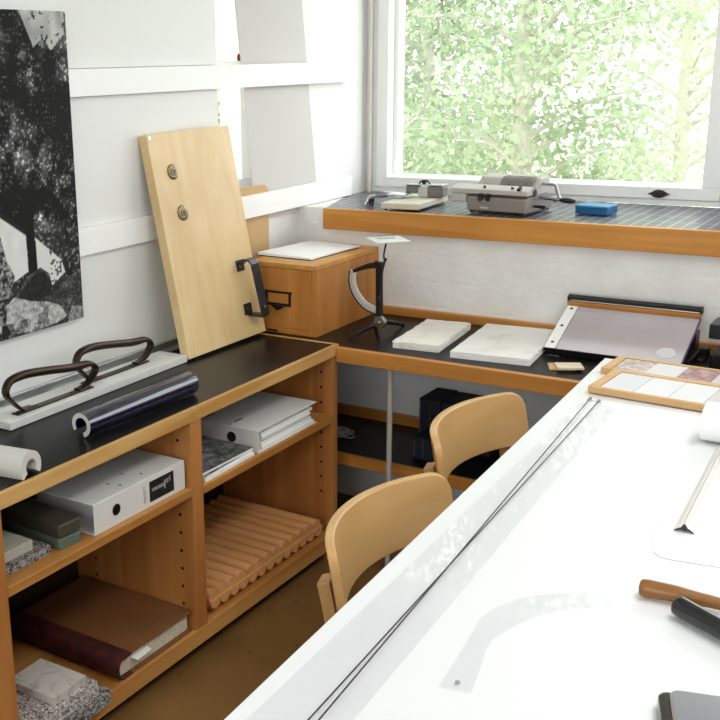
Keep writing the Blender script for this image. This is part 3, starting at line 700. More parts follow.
# reeded boards
def reeded(lab, z, up, x0, x1, y0, n, pitch):
    k = 12; R = pitch/2*.94; top = []
    for i in range(n):
        c = y0+pitch*(i+.5)
        top += [(c-R*math.cos(PI*j/k), R*.90*math.sin(PI*j/k)) for j in range(k+1)]
    core = .008
    pts = [(y0, 0)] + [(y, core+h) for y, h in top] + [(y0+n*pitch, 0)]
    if not up: pts = [(y, -(h)) for y, h in pts]; zo = z+core+R*.90
    else: zo = z
    b = nb(); A = [b.verts.new((x0, y, zo+h)) for y, h in pts]; B = [b.verts.new((x1, y, zo+h)) for y, h in pts]; m = len(pts)
    for i in range(m): b.faces.new([A[i], A[(i+1) % m], B[(i+1) % m], B[i]])
    b.faces.new(A); b.faces.new(B)
    tag(obj('reeded_board', b, 'reed', smooth=True), lab, 'wood sample')
    return core+R*.90
b = nb(); box(b, -1.97, -1.62, 2.16, 2.70, ZB, ZB+.013); tag(obj('wood_batten_board', b, 'cabY', bevel=.001), 'flat plain wooden board under the reeded boards in the lower right bay', 'wood board')
pt = .0470
h1 = reeded('reeded pine board turned ribs down under its twin, lower right bay', ZB+.0135, False, -1.985, -1.600, 2.135, 13, pt)
reeded('reeded pine board with its ribs up, topmost in the lower right bay', ZB+.0140+h1, True, -1.985, -1.604, 2.130, 13, pt)

# ------------------------------------------------------------------ things on the desk
ZD = .7203
t = thing('index_card_box', 'orange wooden card index box on the desk corner', 'box', (-1.83, 3.08, ZD))
bx0, bx1, by0, by1, bz = -1.955, -1.700, 2.878, 3.306, .953
b = nb(); box(b, bx0, bx1, by0+.004, by1, ZD, bz-.016); box(b, bx0, bx0+.016, by0, by0+.004, ZD+.018, bz-.016); box(b, bx1-.016, bx1, by0, by0+.004, ZD+.018, bz-.016); box(b, bx0, bx1, by0, by0+.004, ZD, ZD+.018); obj('body', b, 'pineZ', t, .0012)
b = nb(); box(b, bx0+.017, bx1-.017, by0+.0005, by0+.0035, ZD+.019, bz-.0175); df = obj('drawer_front', b, 'pineZ', t, .0008)
b = nb(); box(b, bx0, bx1, by0, by1, bz-.0155, bz); o = obj('lid', b, 'birchYside', t, .0015); o['label'] = 'lighter wooden lid'
b = nb(); cx0, cx1, cz0, cz1 = -1.892, -1.793, .812, .860; y = by0-.003
for a in ((cx0-.004, cx1+.004, cz1-.006, cz1+.001), (cx0, cx0+.009, cz0, cz1-.006), (cx1-.009, cx1, cz0, cz1-.006), (cx0+.009, cx1-.009, cz0, cz0+.009)): box(b, a[0], a[1], y, by0+.0005, a[2], a[3])
ho = obj('label_holder', b, 'darkiron', df, .001)
b = nb(); prism(b, [(-1.872, .819), (-1.81, .817), (-1.824, .806), (-1.842, .798), (-1.852, .806)], by0-.014, by0-.003, axis='y'); obj('finger_pull', b, 'darkiron', df, .002)
b = nb(); box(b, -1.885, -1.845, by0-.001, by0+.001, ZD+.004, ZD+.010); obj('foot_plate', b, 'blackm', t)
# dark folder and white papers on the box
b = nb(); m = Matrix.Translation((-1.868, 3.098, bz+.0004)) @ Matrix.Rotation(-.06, 4, 'Z'); box(b, -.112, .112, -.138, .155, 0, .0016, mat=m); tag(obj('dark_sheet', b, 'ink'), 'thin dark sheet under the white papers on the card index box', 'sheet')
b = nb()
for i in range(5):
    m = Matrix.Translation((-1.866+.002*(i % 3), 3.105+.002*i, bz+.0022+i*.0012)) @ Matrix.Rotation(-.05-.018*i, 4, 'Z'); box(b, -.112, .108, -.138, .150, 0, .0010, mat=m)
tag(obj('paper_sheaf', b, 'paper'), 'fanned sheaf of white paper on the card index box', 'paper')
# letter scale
t = thing('letter_scale', 'antique bilateral letter scale with square plate beside the card index box', 'scale', (-1.545, 3.02, ZD))
Yp = 3.01; px = -1.535
b = nb()
for p, q_ in (((px, Yp, .765), (-1.600, 2.925, ZD+.006)), ((px, Yp, .765), (-1.530, 3.16, ZD+.005)), ((px, Yp, .765), (-1.60, 3.10, ZD+.005))):
    tube(b, [p, (Vector(p)+Vector(q_))/2+Vector((0, 0, .002)), q_], lambda t_: .0095-.0045*t_, 10)
    lathe(b, [(.006, 0), (.0065, .004), (.004, .009), (.001, .011)], 12, loc=(q_[0], q_[1], ZD))
objs('tripod_foot', b, 'darkiron', t, smooth=True)
b = nb(); sweep(b, [(px-.006, Yp, .760), (px-.010, Yp, .960)], [(-.011, -.005), (.011, -.005), (.011, .005), (-.011, .005)], up=(1, 0, 0))
sweep(b, smooth_path([(px-.006, Yp, .948), (-1.575, Yp, .945), (-1.610, Yp, .933), (-1.638, Yp, .921)], 4), lambda t_: [(-.003, -.011+.006*t_), (.003, -.011+.006*t_), (.003, .011-.006*t_), (-.003, .011-.006*t_)], up=(0, 1, 0))
obj('bracket', b, 'darkiron', t, .001)
arc = smooth_path([(-1.638, Yp, .925), (-1.641, Yp, .893), (-1.633, Yp, .862), (-1.614, Yp, .833), (-1.586, Yp, .811), (-1.545, Yp, .798)], 6)
b = nb(); sweep(b, arc, [(-.0022, -.012), (.0022, -.012), (.0022, .012), (-.0022, .012)], up=(0, 1, 0)); dial = obj('dial', b, 'platew', t)
b = nb()
for i in range(2, 29):
    p = arc[i]; d_ = (arc[min(i+1, len(arc)-1)]-arc[i-1]).normalized(); nn = Vector((d_.z, 0, -d_.x))
    sweep(b, [p-nn*.001-Vector((0, .0024, 0)), p+nn*(.008 if i % 3 == 0 else .005)-Vector((0, .0024, 0))], [(-.0005, -.0004), (.0005, -.0004), (.0005, .0004), (-.0005, .0004)], up=(0, 1, 0))
obj('graduation', b, 'ink', dial)
b = nb(); sweep(b, [Vector(p)-Vector((0, 0, 0)) + (Vector(p)-Vector((-1.545, Yp, .925))).normalized()*.0115 for p in arc], [(-.0035, -.002), (.0035, -.002), (.0035, .002), (-.0035, .002)], up=(0, 1, 0)); obj('dial_rim', b, 'darkiron', dial)
b = nb(); cyl(b, (px+.004, Yp-.024, .768), (px+.004, Yp-.008, .768), .020, 24); cyl(b, (px+.004, Yp-.030, .768), (px+.004, Yp-.024, .768), .006, 14); obj('counterweight', b, 'steel', t, .001, smooth=False)
b = nb(); tube(b, smooth_path([(px+.004, Yp-.014, .776), (px+.003, Yp-.014, .86), (px+.008, Yp-.013, .93), (px+.014, Yp-.010, .962), (px+.006, Yp, .985), (px+.016, Yp, 1.030)], 5), .0032, 8); cyl(b, (px-.006, Yp-.018, .800), (px-.006, Yp-.006, .800), .006, 12)
tube(b, [(px-.018, Yp-.012, .962), (px+.010, Yp-.012, .956), (px+.020, Yp-.01, .975)], .0045, 8); cyl(b, (px-.004, Yp-.018, .845), (px-.004, Yp-.006, .845), .0045, 12)
obj('linkage', b, 'gunmetal', t, smooth=True)
b = nb(); c = Vector((-1.516, Yp, 0)); s = .062
prism(b, [(c.x-.078, c.y), (c.x, c.y-.078), (c.x+.078, c.y), (c.x, c.y+.078)], 1.030, 1.034); cyl(b, (c.x, c.y, 1.022), (c.x, c.y, 1.030), .014, 14); pl_ = obj('plate', b, 'platew', t, .001); pl_['label'] = 'square steel weighing plate'
b = nb(); mm = Matrix.Translation((c.x, c.y, 0)) @ Matrix.Rotation(PI/4, 4, 'Z')
for i in range(4): box(b, -.03+.0, .03, .008+i*.006, .011+i*.006, 1.0341, 1.0344, mat=mm)
obj('plate_engraving', b, 'greyprint', pl_)
# stone tiles on the desk
slab('travertine_tile', 'cream travertine tile with chipped edges on the black desk beside the scale', -1.448, -1.302, 2.893, 3.215, ZD, ZD+.022, 'travert', .10, cat='stone sample', rough=.0025)
slab('marble_slab', 'larger white marble slab on the desk beside the paper cutter', -1.255, -1.022, 2.880, 3.262, ZD, ZD+.020, 'marbW', .10, cat='stone sample', rough=.0012)
b = nb(); m = Matrix.Translation((-.915, 2.925, ZD)) @ Matrix.Rotation(.42, 4, 'Z'); box(b, -.043, .028, -.03, .03, 0, .006, mat=m); tag(obj('wood_chip', b, 'frame', bevel=.001), 'thin pale veneer chip under its twin on the desk before the paper cutter', 'wood sample')
b = nb(); m = Matrix.Translation((-.898, 2.915, ZD+.0063)) @ Matrix.Rotation(.50, 4, 'Z'); box(b, -.036, .036, -.028, .028, 0, .007, mat=m); tag(obj('wood_chip', b, 'chipw', bevel=.001), 'small pale-topped wood chip lying on top of another before the paper cutter', 'wood sample')
# paper cutter (trimming board, tilted)
t = thing('paper_cutter', 'tilted lilac-grey trimming board with black roller bar by the window wall', 'paper cutter', (-.82, 3.15, ZD))
pA = Vector((-1.014, 3.034, .742)); pB = Vector((-1.018, 3.262, .830)); dv = (pB-pA); Lc = dv.length; dv.normalize(); nv = Vector((1, 0, 0)).cross(dv)
cm = Matrix((Vector((1, 0, 0)), dv, nv)).transposed().to_4x4(); cm.translation = pA
cm = cm @ Matrix.Rotation(0, 4, 'Z')
b = nb(); box(b, 0, .385, 0, Lc, -.010, 0, mat=cm); obj('board', b, 'blackm', t, .001)
b = nb(); box(b, .036, .383, .002, Lc-.012, .0002, .0016, mat=cm); bd = obj('cutting_surface', b, 'cutbd', t); 
b = nb(); box(b, .3835, .3865, .002, Lc-.01, -.006, .0016, mat=cm); obj('side_edge', b, 'lilac', t)
b = nb(); box(b, .002, .034, .002, Lc-.005, .0002, .0030, mat=cm); rl = obj('guide_strip', b, 'paint', t, .0005)
b = nb()
for y in (.03, .12, .215): cyl(b, cm @ Vector((.018, y, .003)), cm @ Vector((.018, y, .0042)), .0045, 12)
objs('screw', b, 'ink', rl)
b = nb(); box(b, .0, .386, Lc-.014, Lc+.002, .002, .014, mat=cm); obj('wood_strip', b, 'pineX2', t, .0015)
b = nb(); box(b, -.004, .388, Lc-.002, Lc+.022, .004, .026, mat=cm); rb = obj('roller_bar', b, 'blackm', t, .004)
b = nb(); cyl(b, cm @ Vector((.01, Lc-.004, .017)), cm @ Vector((.380, Lc-.004, .017)), .0028, 10); obj('rail', b, 'steel', rb)
b = nb(); box(b, -.004, .388, Lc+.014, Lc+.021, .0262, .0278, mat=cm); obj('bar_cover', b, 'alu', rb)
b = nb(); lathe(b, [(.026, 0), (.026, .0006), (.0255, .0009)], 28); bmesh.ops.transform(b, matrix=cm @ Matrix.Translation((.335, .045, .0017)), verts=b.verts); obj('round_sticker', b, 'sticker', bd)
b = nb(); box(b, .01, .40, .0, .014, -.022, -.0102, mat=cm); obj('front_rail', b, 'blackm', t, .001)
b = nb(); box(b, -.98, -.62, 3.08, 3.25, ZD, ZD+.022); box(b, -.97, -.94, 3.20, 3.25, ZD+.022, ZD+.075); box(b, -.66, -.63, 3.20, 3.25, ZD+.022, ZD+.075); obj('stand', b, 'blackm', t, .002)
b = nb(); box(b, -.622, -.600, 3.222, 3.25, ZD, ZD+.028); box(b, -.618, -.600, 3.17, 3.221, ZD, ZD+.008); obj('stop_block', b, 'blackm', t, .002)
# black and red desk device at the photo's right edge
t = thing('desk_punch', 'black office device with a dark red middle at the far right of the desk', 'device', (-.48, 3.2, ZD))
b = nb(); prism(b, rrect(-.572, -.36, 3.10, 3.25, .008), ZD, ZD+.046); obj('base', b, 'blackm', t, .003)
b = nb(); prism(b, rrect(-.560, -.38, 3.19, 3.25, .008), ZD+.0465, ZD+.078); o = obj('middle', b, 'redpl', t, .003); o['label'] = 'dark red middle section'
b = nb(); prism(b, rrect(-.588, -.36, 3.14, 3.25, .010), ZD+.0785, ZD+.120); obj('head', b, 'gunmetal', t, .004)

# ------------------------------------------------------------------ things on the window sill
ZW = 1.0785
t = thing('small_balance', 'beige bench scale with two dark grey housings at the left of the sill', 'scale', (-1.63, 3.47, ZW))
m = Matrix.Translation((-1.640, 3.475, ZW)) @ Matrix.Rotation(.10, 4, 'Z')
b = nb(); prism(b, [(-.075, -.155), (.062, -.155), (.075, .12), (-.060, .12)], .005, .026, mat=m); obj('base', b, 'beige', t, .003)
b = nb()
for x, y in ((-.06, -.14), (.05, -.14), (.06, .1), (-.045, .1)): cyl(b, m @ Vector((x, y, 0)), m @ Vector((x, y, .0052)), .007, 10)
objs('foot', b, 'blackm', t)
b = nb(); prism(b, [(-.052, .030), (-.006, .030), (-.010, .068), (-.052, .068)], .040, .068, mat=m); 
prism(b, [(.030, .020), (.088, .020), (.088, .075), (.03, .075)], .0265, .066, mat=m); objs('housing', b, 'headg', t, .004)
b = nb(); prism(b, rrect(-.10, -.028, -.04, .028, .01), .036, .041, mat=m); box(b, -.05, .084, .022, .074, .0685, .0715, mat=m); box(b, -.006, .03, .03, .06, .0265, .06, mat=m); cyl(b, m @ Vector((-.06, -.01, .026)), m @ Vector((-.06, -.01, .036)), .02, 16)
obj('tray', b, 'alu', t, .001)
b = nb(); tube(b, [m @ Vector((.012+.020*math.cos(a), .045, .068+.016*math.sin(a))) for a in [i*PI/8 for i in range(9)]], .003, 8); cyl(b, m @ Vector((.012, .035, .078)), m @ Vector((.012, .055, .078)), .007, 12); obj('knob', b, 'darkiron', t, smooth=True)
# cord end between the two machines
# mechanical calculator
t = thing('mechanical_calculator', 'grey hand-cranked calculating machine on the window sill', 'calculator', (-1.30, 3.47, ZW))
m = Matrix.Translation((-1.300, 3.470, ZW)) @ Matrix.Rotation(-.10, 4, 'Z')
b = nb(); 
def bxm(bm, x0, x1, prof, mi=0):   # prof in (y,z), extruded along x
    A = [bm.verts.new(m @ Vector((x0, y, z))) for y, z in prof]; B = [bm.verts.new(m @ Vector((x1, y, z))) for y, z in prof]; n = len(prof)
    for i in range(n): bm.faces.new([A[i], A[(i+1) % n], B[(i+1) % n], B[i]]).material_index = mi
    bm.faces.new(A); bm.faces.new(B)
bxm(b, -.105, .105, [(-.100, .008), (.10, .008), (.10, .060), (-.075, .060), (-.100, .052)]); obj('base', b, 'mach', t, .004, 3)
b = nb()
for x in (-.09, .09):
    for y in (-.085, .085): cyl(b, m @ Vector((x, y, 0)), m @ Vector((x, y, .0085)), .009, 12)
box(b, -.098, .098, -.09, .09, .003, .0078, mat=m); objs('foot', b, 'blackm', t)
b = nb(); bxm(b, -.165, .110, [(-.100, .0625), (-.055, .0625), (-.050, .088), (-.062, .091), (-.100, .078)]); bxm(b, -.165, -.108, [(-.100, .034), (-.06, .034), (-.06, .0622), (-.100, .0622)]); ca = obj('carriage', b, 'machL', t, .003)
b = nb()
for i in range(4): cyl(b, m @ Vector((-.05+i*.004+(.09 if i > 1 else 0), -.085, .084)), m @ Vector((-.05+i*.004+(.09 if i > 1 else 0), -.087, .089)), .003, 8)
cyl(b, m @ Vector((.078, -.10, .083)), m @ Vector((.078, -.085, .090)), .006, 10); objs('setting_stud', b, 'ink', ca)
b = nb()
bxm(b, -.100, .112, [(-.045, .0605), (.06, .0605), (.058, .112), (.045, .118), (-.010, .114), (-.04, .085)]); ho = obj('drum_housing', b, 'machL', t, .004, 3)
b = nb(); cyl(b, m @ Vector((-.075, -.012, .083)), m @ Vector((-.014, -.012, .083)), .0345, 28); obj('drum_cover', b, 'machL', t, smooth=True)
b = nb()
for i in range(11):
    x = -.010+i*.0095; cyl(b, m @ Vector((x, -.012, .083)), m @ Vector((x+.0055, -.012, .083)), .0360, 24)
cyl(b, m @ Vector((-.013, -.012, .083)), m @ Vector((.098, -.012, .083)), .0325, 24); objs('setting_wheel', b, 'mach', t)
b = nb()
for x in (-.052, -.026):
    cyl(b, m @ Vector((x, -.114, .058)), m @ Vector((x, -.098, .058)), .0085, 12); box(b, x-.006, x+.006, -.112, -.102, .042, .056, mat=m)
objs('lever_knob', b, 'ink', t, .001)
b = nb()
for zz_ in (.040, .016): box(b, -.055, -.026, -.1012, -.0995, zz_, zz_+.006, mat=m)
objs('name_plate', b, 'alu', t)
b = nb(); tube(b, [m @ Vector(p) for p in ((.108, 0, .095), (.150, 0, .095), (.158, 0, .091), (.178, -.01, .052))], .005, 10); tube(b, [m @ Vector(p) for p in ((.108, .0, .050), (.182, -.008, .048))], .0055, 10); cyl(b, m @ Vector((.155, -.004, .049)), m @ Vector((.168, -.004, .049)), .009, 12)
cr = obj('crank', b, 'steel', t, smooth=True)
b = nb(); tube(b, smooth_path([m @ Vector(p) for p in ((.182, -.012, .048), (.20, -.014, .048), (.22, -.016, .047), (.232, -.017, .047))], 3), lambda t_: .0055+.0035*math.sin(PI*min(1, t_*1.1)), 12); obj('crank_knob', b, 'ink', cr, smooth=True)
b = nb(); tube(b, [m @ Vector((.104, -.04, .026)), m @ Vector((.128, -.045, .026)), m @ Vector((.145, -.048, .025))], lambda t_: .004+.003*t_, 10); cyl(b, m @ Vector((.105, -.05, .07)), m @ Vector((.113, -.05, .07)), .012, 14); obj('clearing_lever', b, 'ink', t, smooth=True)
b = nb(); tube(b, [m @ Vector((-.205, .04, .030)), m @ Vector((-.165, .02, .033)), m @ Vector((-.10, .01, .033))], .0045, 8); obj('side_rod', b, 'darkiron', t, smooth=True)
# blue box
t = thing('blue_box', 'small bright blue box on the tiled window sill', 'box', (-1.03, 3.53, ZW))
m = Matrix.Translation((-1.030, 3.525, ZW)) @ Matrix.Rotation(-.14, 4, 'Z')
b = nb(); prism(b, rrect(-.054, .054, -.040, .040, .004), 0, .021, mat=m); obj('body', b, 'bluebox', t, .002)
b = nb(); prism(b, rrect(-.055, .055, -.041, .041, .004), .0212, .028, mat=m); obj('lid', b, 'bluetop', t, .002)
# small clamp in the sill corner
t = thing('small_clamp', 'little steel clamp lying on the sill beneath the corner pipe', 'clamp', (-1.83, 3.52, ZW))
b = nb(); tube(b, smooth_path([(-1.79, 3.37, ZW+.006), (-1.82, 3.45, ZW+.012), (-1.855, 3.53, ZW+.016), (-1.87, 3.60, ZW+.010)], 4), .0055, 8); obj('jaw', b, 'steel', t, smooth=True)
b = nb(); tube(b, smooth_path([(-1.775, 3.40, ZW+.006), (-1.81, 3.46, ZW+.010), (-1.83, 3.52, ZW+.016), (-1.82, 3.60, ZW+.012)], 4), .005, 8); cyl(b, (-1.80, 3.44, ZW), (-1.80, 3.44, ZW+.022), .010, 14); obj('grip', b, 'darkiron', t, smooth=True)

# ------------------------------------------------------------------ drawing table
ZTAB = .80
rz = .0497
tb = thing('drawing_table', 'large white drawing table filling the right foreground', 'table', (-.772, 2.806, 0), rz)
def tbx(bm, *a): box(bm, *a)
b = nb(); box(b, 0, 1.75, -2.45, 0, .772, .7975); obj('tabletop', b, 'table', tb, .002, world=False)
b = nb(); box(b, .003, 1.747, -2.44, -.387, .7977, .8003); o = obj('drawing_board', b, 'table', tb, .0012, world=False)
for x in (.28, 1.66):
    for y in (-2.36, -.12):
        b = nb(); box(b, x, x+.045, y, y+.045, 0, .772); obj('leg', b, 'pipe', tb, .002, world=False)
b = nb(); box(b, .29, 1.70, -.11, -.09, .70, .772); box(b, .29, 1.70, -2.35, -2.33, .70, .772); objs('apron', b, 'pipe', tb, .002, world=False)
ZP = .8006
# clear straight edge strip
b = nb(); prism(b, [(-.640, .62), (-.520, .62), (-.622, 2.385), (-.702, 2.385)], ZP, ZP+.0016)
tag(obj('clear_straightedge', b, 'acry', bevel=.0004), 'long clear acrylic straightedge along the left edge of the drawing table', 'ruler')
# parallel rule cords
for (a, c_, z, lab) in (((-.566, .62), (-.668, 2.407), ZP+.0034, 'dark cord stretched along the table, crossing over the other one'), ((-.545, .62), (-.689, 2.412), ZP+.0060, 'dark cord stretched along the table, ending left of the other at the far pins')):
    t = thing('guide_cord', lab, 'cord', (c_[0], c_[1], ZP), group=None)
    b = nb(); tube(b, [(a[0], a[1], z), ((a[0]+c_[0])/2, (a[1]+c_[1])/2, z), (c_[0], c_[1], z)], .00105, 8); obj('cord', b, 'wire', t, smooth=True)
    b = nb(); lathe(b, [(.009, 0), (.009, .0016), (.0035, .0026), (.0035, .0075), (.002, .008)], 16, loc=(c_[0], c_[1]+.002, ZP)); o = obj('pin', b, 'alu', t, smooth=True)
    b = nb(); lathe(b, [(.009, 0), (.009, .0016), (.0035, .0026), (.0035, .0075), (.002, .008)], 16, loc=(a[0], a[1]-.002, ZP)); o = obj('pin', b, 'alu', t, smooth=True)
# curve ruler
out = smooth_path([(-.487, 1.126, 0), (-.494, 1.20, 0), (-.503, 1.27, 0), (-.508, 1.332, 0), (-.485, 1.402, 0), (-.441, 1.452, 0), (-.39, 1.480, 0), (-.344, 1.482, 0)], 6)
inn = smooth_path([(-.339, 1.452, 0), (-.385, 1.436, 0), (-.425, 1.400, 0), (-.455, 1.345, 0), (-.468, 1.30, 0), (-.473, 1.263, 0), (-.460, 1.20, 0), (-.446, 1.134, 0)], 6)
b = nb(); k = len(out); T = []; 
O0 = [b.verts.new((p.x, p.y, ZP)) for p in out]; I0 = [b.verts.new((p.x, p.y, ZP)) for p in inn[::-1]]; O1 = [b.verts.new((p.x, p.y, ZP+.0022)) for p in out]; I1 = [b.verts.new((p.x, p.y, ZP+.0022)) for p in inn[::-1]]
for i in range(k-1):
    b.faces.new([O1[i], O1[i+1], I1[i+1], I1[i]]); b.faces.new([O0[i], I0[i], I0[i+1], O0[i+1]]); b.faces.new([O0[i], O0[i+1], O1[i+1], O1[i]]); b.faces.new([I0[i], I1[i], I1[i+1], I0[i+1]])
b.faces.new([O0[0], O1[0], I1[0], I0[0]]); b.faces.new([O0[-1], I0[-1], I1[-1], O1[-1]])
t = thing('curve_ruler', 'clear hooked curve template lying on the white table', 'drawing template', (-.45, 1.3, ZP))
obj('template', b, 'acry', t, .0004)
b = nb(); lathe(b, [(.0035, 0), (.0035, .0004)], 14, loc=(-.470, 1.148, ZP+.0023)); obj('hole', b, 'greyprint', t)
# sheet of paper and scale ruler
b = nb(); r = .03
pts = [(-.363+.03, 1.655), (.25, 1.76), (.25, 2.30), (-.425, 2.30), (-.41, 2.0), (-.384, 1.78), (-.369, 1.69), (-.362, 1.668), (-.350, 1.657)]
prism(b, pts, ZP, ZP+.0012); tag(obj('tracing_sheet', b, 'sheet', bevel=.0004), 'rounded sheet of thin white paper beneath the triangular scale ruler', 'paper')
t = thing('scale_ruler', 'white triangular scale ruler lying on the thin paper sheet', 'ruler', (-.35, 1.9, ZP+.0014))
d_ = Vector((-.022, .40, 0)).normalized(); L = .46; z0 = ZP+.0015
tri = [(-.0165, .0008), (-.0150, 0), (-.006, .0035), (0, .002), (.006, .0035), (.0150, 0), (.0165, .0008), (.0085, .0065), (.0060, .0070), (.0016, .0140), (0, .0148), (-.0016, .0140), (-.0060, .0070), (-.0085, .0065)]
p0 = Vector((-.339, 1.770, z0)); sd = Vector((d_.y, -d_.x, 0))
b = nb(); A = [b.verts.new(p0+sd*x+Vector((0, 0, z))) for x, z in tri]; B = [b.verts.new(p0+d_*L+sd*x+Vector((0, 0, z))) for x, z in tri]; n = len(tri)
for i in range(n): b.faces.new([A[i], A[(i+1) % n], B[(i+1) % n], B[i]])
b.faces.new(B); b.faces.new(A); obj('ruler_body', b, 'binder', t)
b = nb(); sc_ = [(x*.96, .0008+z*.96) for x, z in tri]; A = [b.verts.new(p0-d_*.0012+sd*x+Vector((0, 0, z))) for x, z in sc_]; B = [b.verts.new(p0-d_*.0001+sd*x+Vector((0, 0, z))) for x, z in sc_]
for i in range(n): b.faces.new([A[i], A[(i+1) % n], B[(i+1) % n], B[i]])
b.faces.new(B); b.faces.new(A); obj('end_cap', b, 'gunmetal', t)
# paper roll
t = thing('paper_roll', 'thick roll of white paper lying across the table beside the sample frames', 'paper roll', (-.2, 2.30, ZP))
b = nb(); k = 60; prof = []
for i in range(k*2+1):
    a = i/k*2*PI*1.0; prof.append((.0415-.0022*i/k)*1.0)
pts = [(prof[i]*math.sin(i/k*2*PI), prof[i]*-math.cos(i/k*2*PI)) for i in range(2*k+1)]
c = Vector((0, 2.322, ZP+.0010+.0415+.0005)); m = Matrix.Translation((-.412, 2.258, c.z)) @ Matrix.Rotation(-.06, 4, 'Z')
A = [b.verts.new(m @ Vector((0, y, z))) for y, z in pts]; B = [b.verts.new(m @ Vector((.45, y, z))) for y, z in pts]
A2 = [b.verts.new(m @ Vector((0, y*.984, z*.984))) for y, z in pts]; B2 = [b.verts.new(m @ Vector((.45, y*.984, z*.984))) for y, z in pts]
for i in range(2*k): 
    b.faces.new([A[i], A[i+1], B[i+1], B[i]]); b.faces.new([A2[i], B2[i], B2[i+1], A2[i+1]]); b.faces.new([A[i], A2[i], A2[i+1], A[i+1]]); b.faces.new([B[i], B[i+1], B2[i+1], B2[i]])
obj('paper', b, 'paper', t, smooth=True)
# sample frames
def sframe(lab, ox, oy, W_, D_, tiles, rot):
    t = thing('sample_frame', lab, 'sample frame', (ox, oy, .7980 if oy > 2.6 else .8006), rot)
    z0, hgt, bw = 0, .016, .016
    b = nb(); box(b, 0, W_, 0, bw*.7, z0, hgt); box(b, 0, W_, D_-bw*.7, D_, z0, hgt); box(b, 0, bw+.006, bw*.7, D_-bw*.7, z0, hgt); box(b, W_-bw, W_, bw*.7, D_-bw*.7, z0, hgt); obj('frame', b, 'frame', t, .001, world=False)
    b = nb(); box(b, bw+.006, W_-bw, bw*.7, D_-bw*.7, z0, .006); obj('backing', b, 'frame', t, world=False)
    x = bw+.007; n = len(tiles); w_ = (W_-bw-x-.001)/n
    for i, c in enumerate(tiles):
        b = nb(); box(b, x+i*w_, x+(i+1)*w_-.0012, bw*.7+.001, D_-bw*.7-.001, .0065, .0135); o = obj('stone_sample', b, c, t, .0006, world=False); o['label'] = {'tA': 'mottled grey-pink stone sample', 'tC': 'dark rose stone sample', 'tB': 'pale grey stone sample'}.get(c, 'off-white stone sample')
sframe('wooden frame of off-white stone samples, the nearer of the two on the table', -.714, 2.470, .58, .176, ['tF', 'tE', 'tG', 'tH', 'tF', 'tE', 'tG'], -.065)
sframe('wooden frame with a dark rose stone sample, the farther of the two on the table', -.738, 2.652, .58, .138, ['tA', 'tB', 'tC', 'tD', 'tB', 'tA', 'tB'], -.055)
# wood handled tool
t = thing('wood_handled_spatula', 'tool with a worn wooden handle lying on the white table', 'tool', (-.25, 1.53, ZP))
hp = smooth_path([(-.343, 1.510, ZP+.014), (-.332, 1.511, ZP+.014), (-.30, 1.514, ZP+.0145), (-.26, 1.517, ZP+.0145), (-.225, 1.519, ZP+.0135), (-.19, 1.515, ZP+.013)], 5)
def hr(t_):
    xs = [(0, .004), (.06, .0115), (.2, .0135), (.4, .0125), (.62, .0095), (.8, .0085), (.93, .0105), (1, .008)]
    for (a, ra), (c, rc) in zip(xs, xs[1:]):
        if t_ <= c: s_ = (t_-a)/(c-a); return ra+(rc-ra)*s_*s_*(3-2*s_)
    return .008
b = nb(); tube(b, hp, hr, 16); obj('handle', b, 'toolw', t, smooth=True)
b = nb(); cyl(b, (-.192, 1.5155, ZP+.013), (-.165, 1.510, ZP+.012), .0088, 14); prism(b, [(-.166, 1.5165), (-.166, 1.5035), (-.10, 1.485), (-.04, 1.475), (-.04, 1.502), (-.10, 1.510)], ZP+.011, ZP+.0125); obj('blade', b, 'steel', t)
# black handled tool
t = thing('black_handled_knife', 'knife with a glossy black rounded handle beside the wooden-handled tool', 'tool', (-.24, 1.48, ZP))
hp = smooth_path([(-.282, 1.478, ZP+.0165), (-.277, 1.475, ZP+.0165), (-.255, 1.462, ZP+.0165), (-.225, 1.445, ZP+.0165), (-.18, 1.419, ZP+.016), (-.15, 1.402, ZP+.0155)], 5)
b = nb(); tube(b, hp, lambda t_: .0045+.0105*(1-(1-min(1, t_/.16))**2)**.5-.001*t_ if t_ < .16 else .0150-.001*t_, 18); obj('handle', b, 'blacks', t, smooth=True)
b = nb(); prism(b, [(-.156, 1.415), (-.150, 1.398), (-.05, 1.325), (-.04, 1.335), (-.06, 1.36)], ZP+.0145, ZP+.0160); obj('blade', b, 'steel', t)
# stapler-like tool in the corner
t = thing('metal_topped_punch', 'black tool with polished metal top at the bottom right table corner', 'tool', (-.17, 1.21, ZP))
m = Matrix.Translation((-.1420, 1.208, ZP)) @ Matrix.Rotation(.30, 4, 'Z')
b = nb(); prism(b, rrect(-.094, .10, -.062, .062, .012, 6), 0, .020, mat=m); obj('body', b, 'blacks', t, .005, 3)
b = nb(); prism(b, rrect(-.082, .095, -.055, .058, .012, 6), .0202, .0260, mat=m); obj('top_plate', b, 'mirror', t, .003, 3)

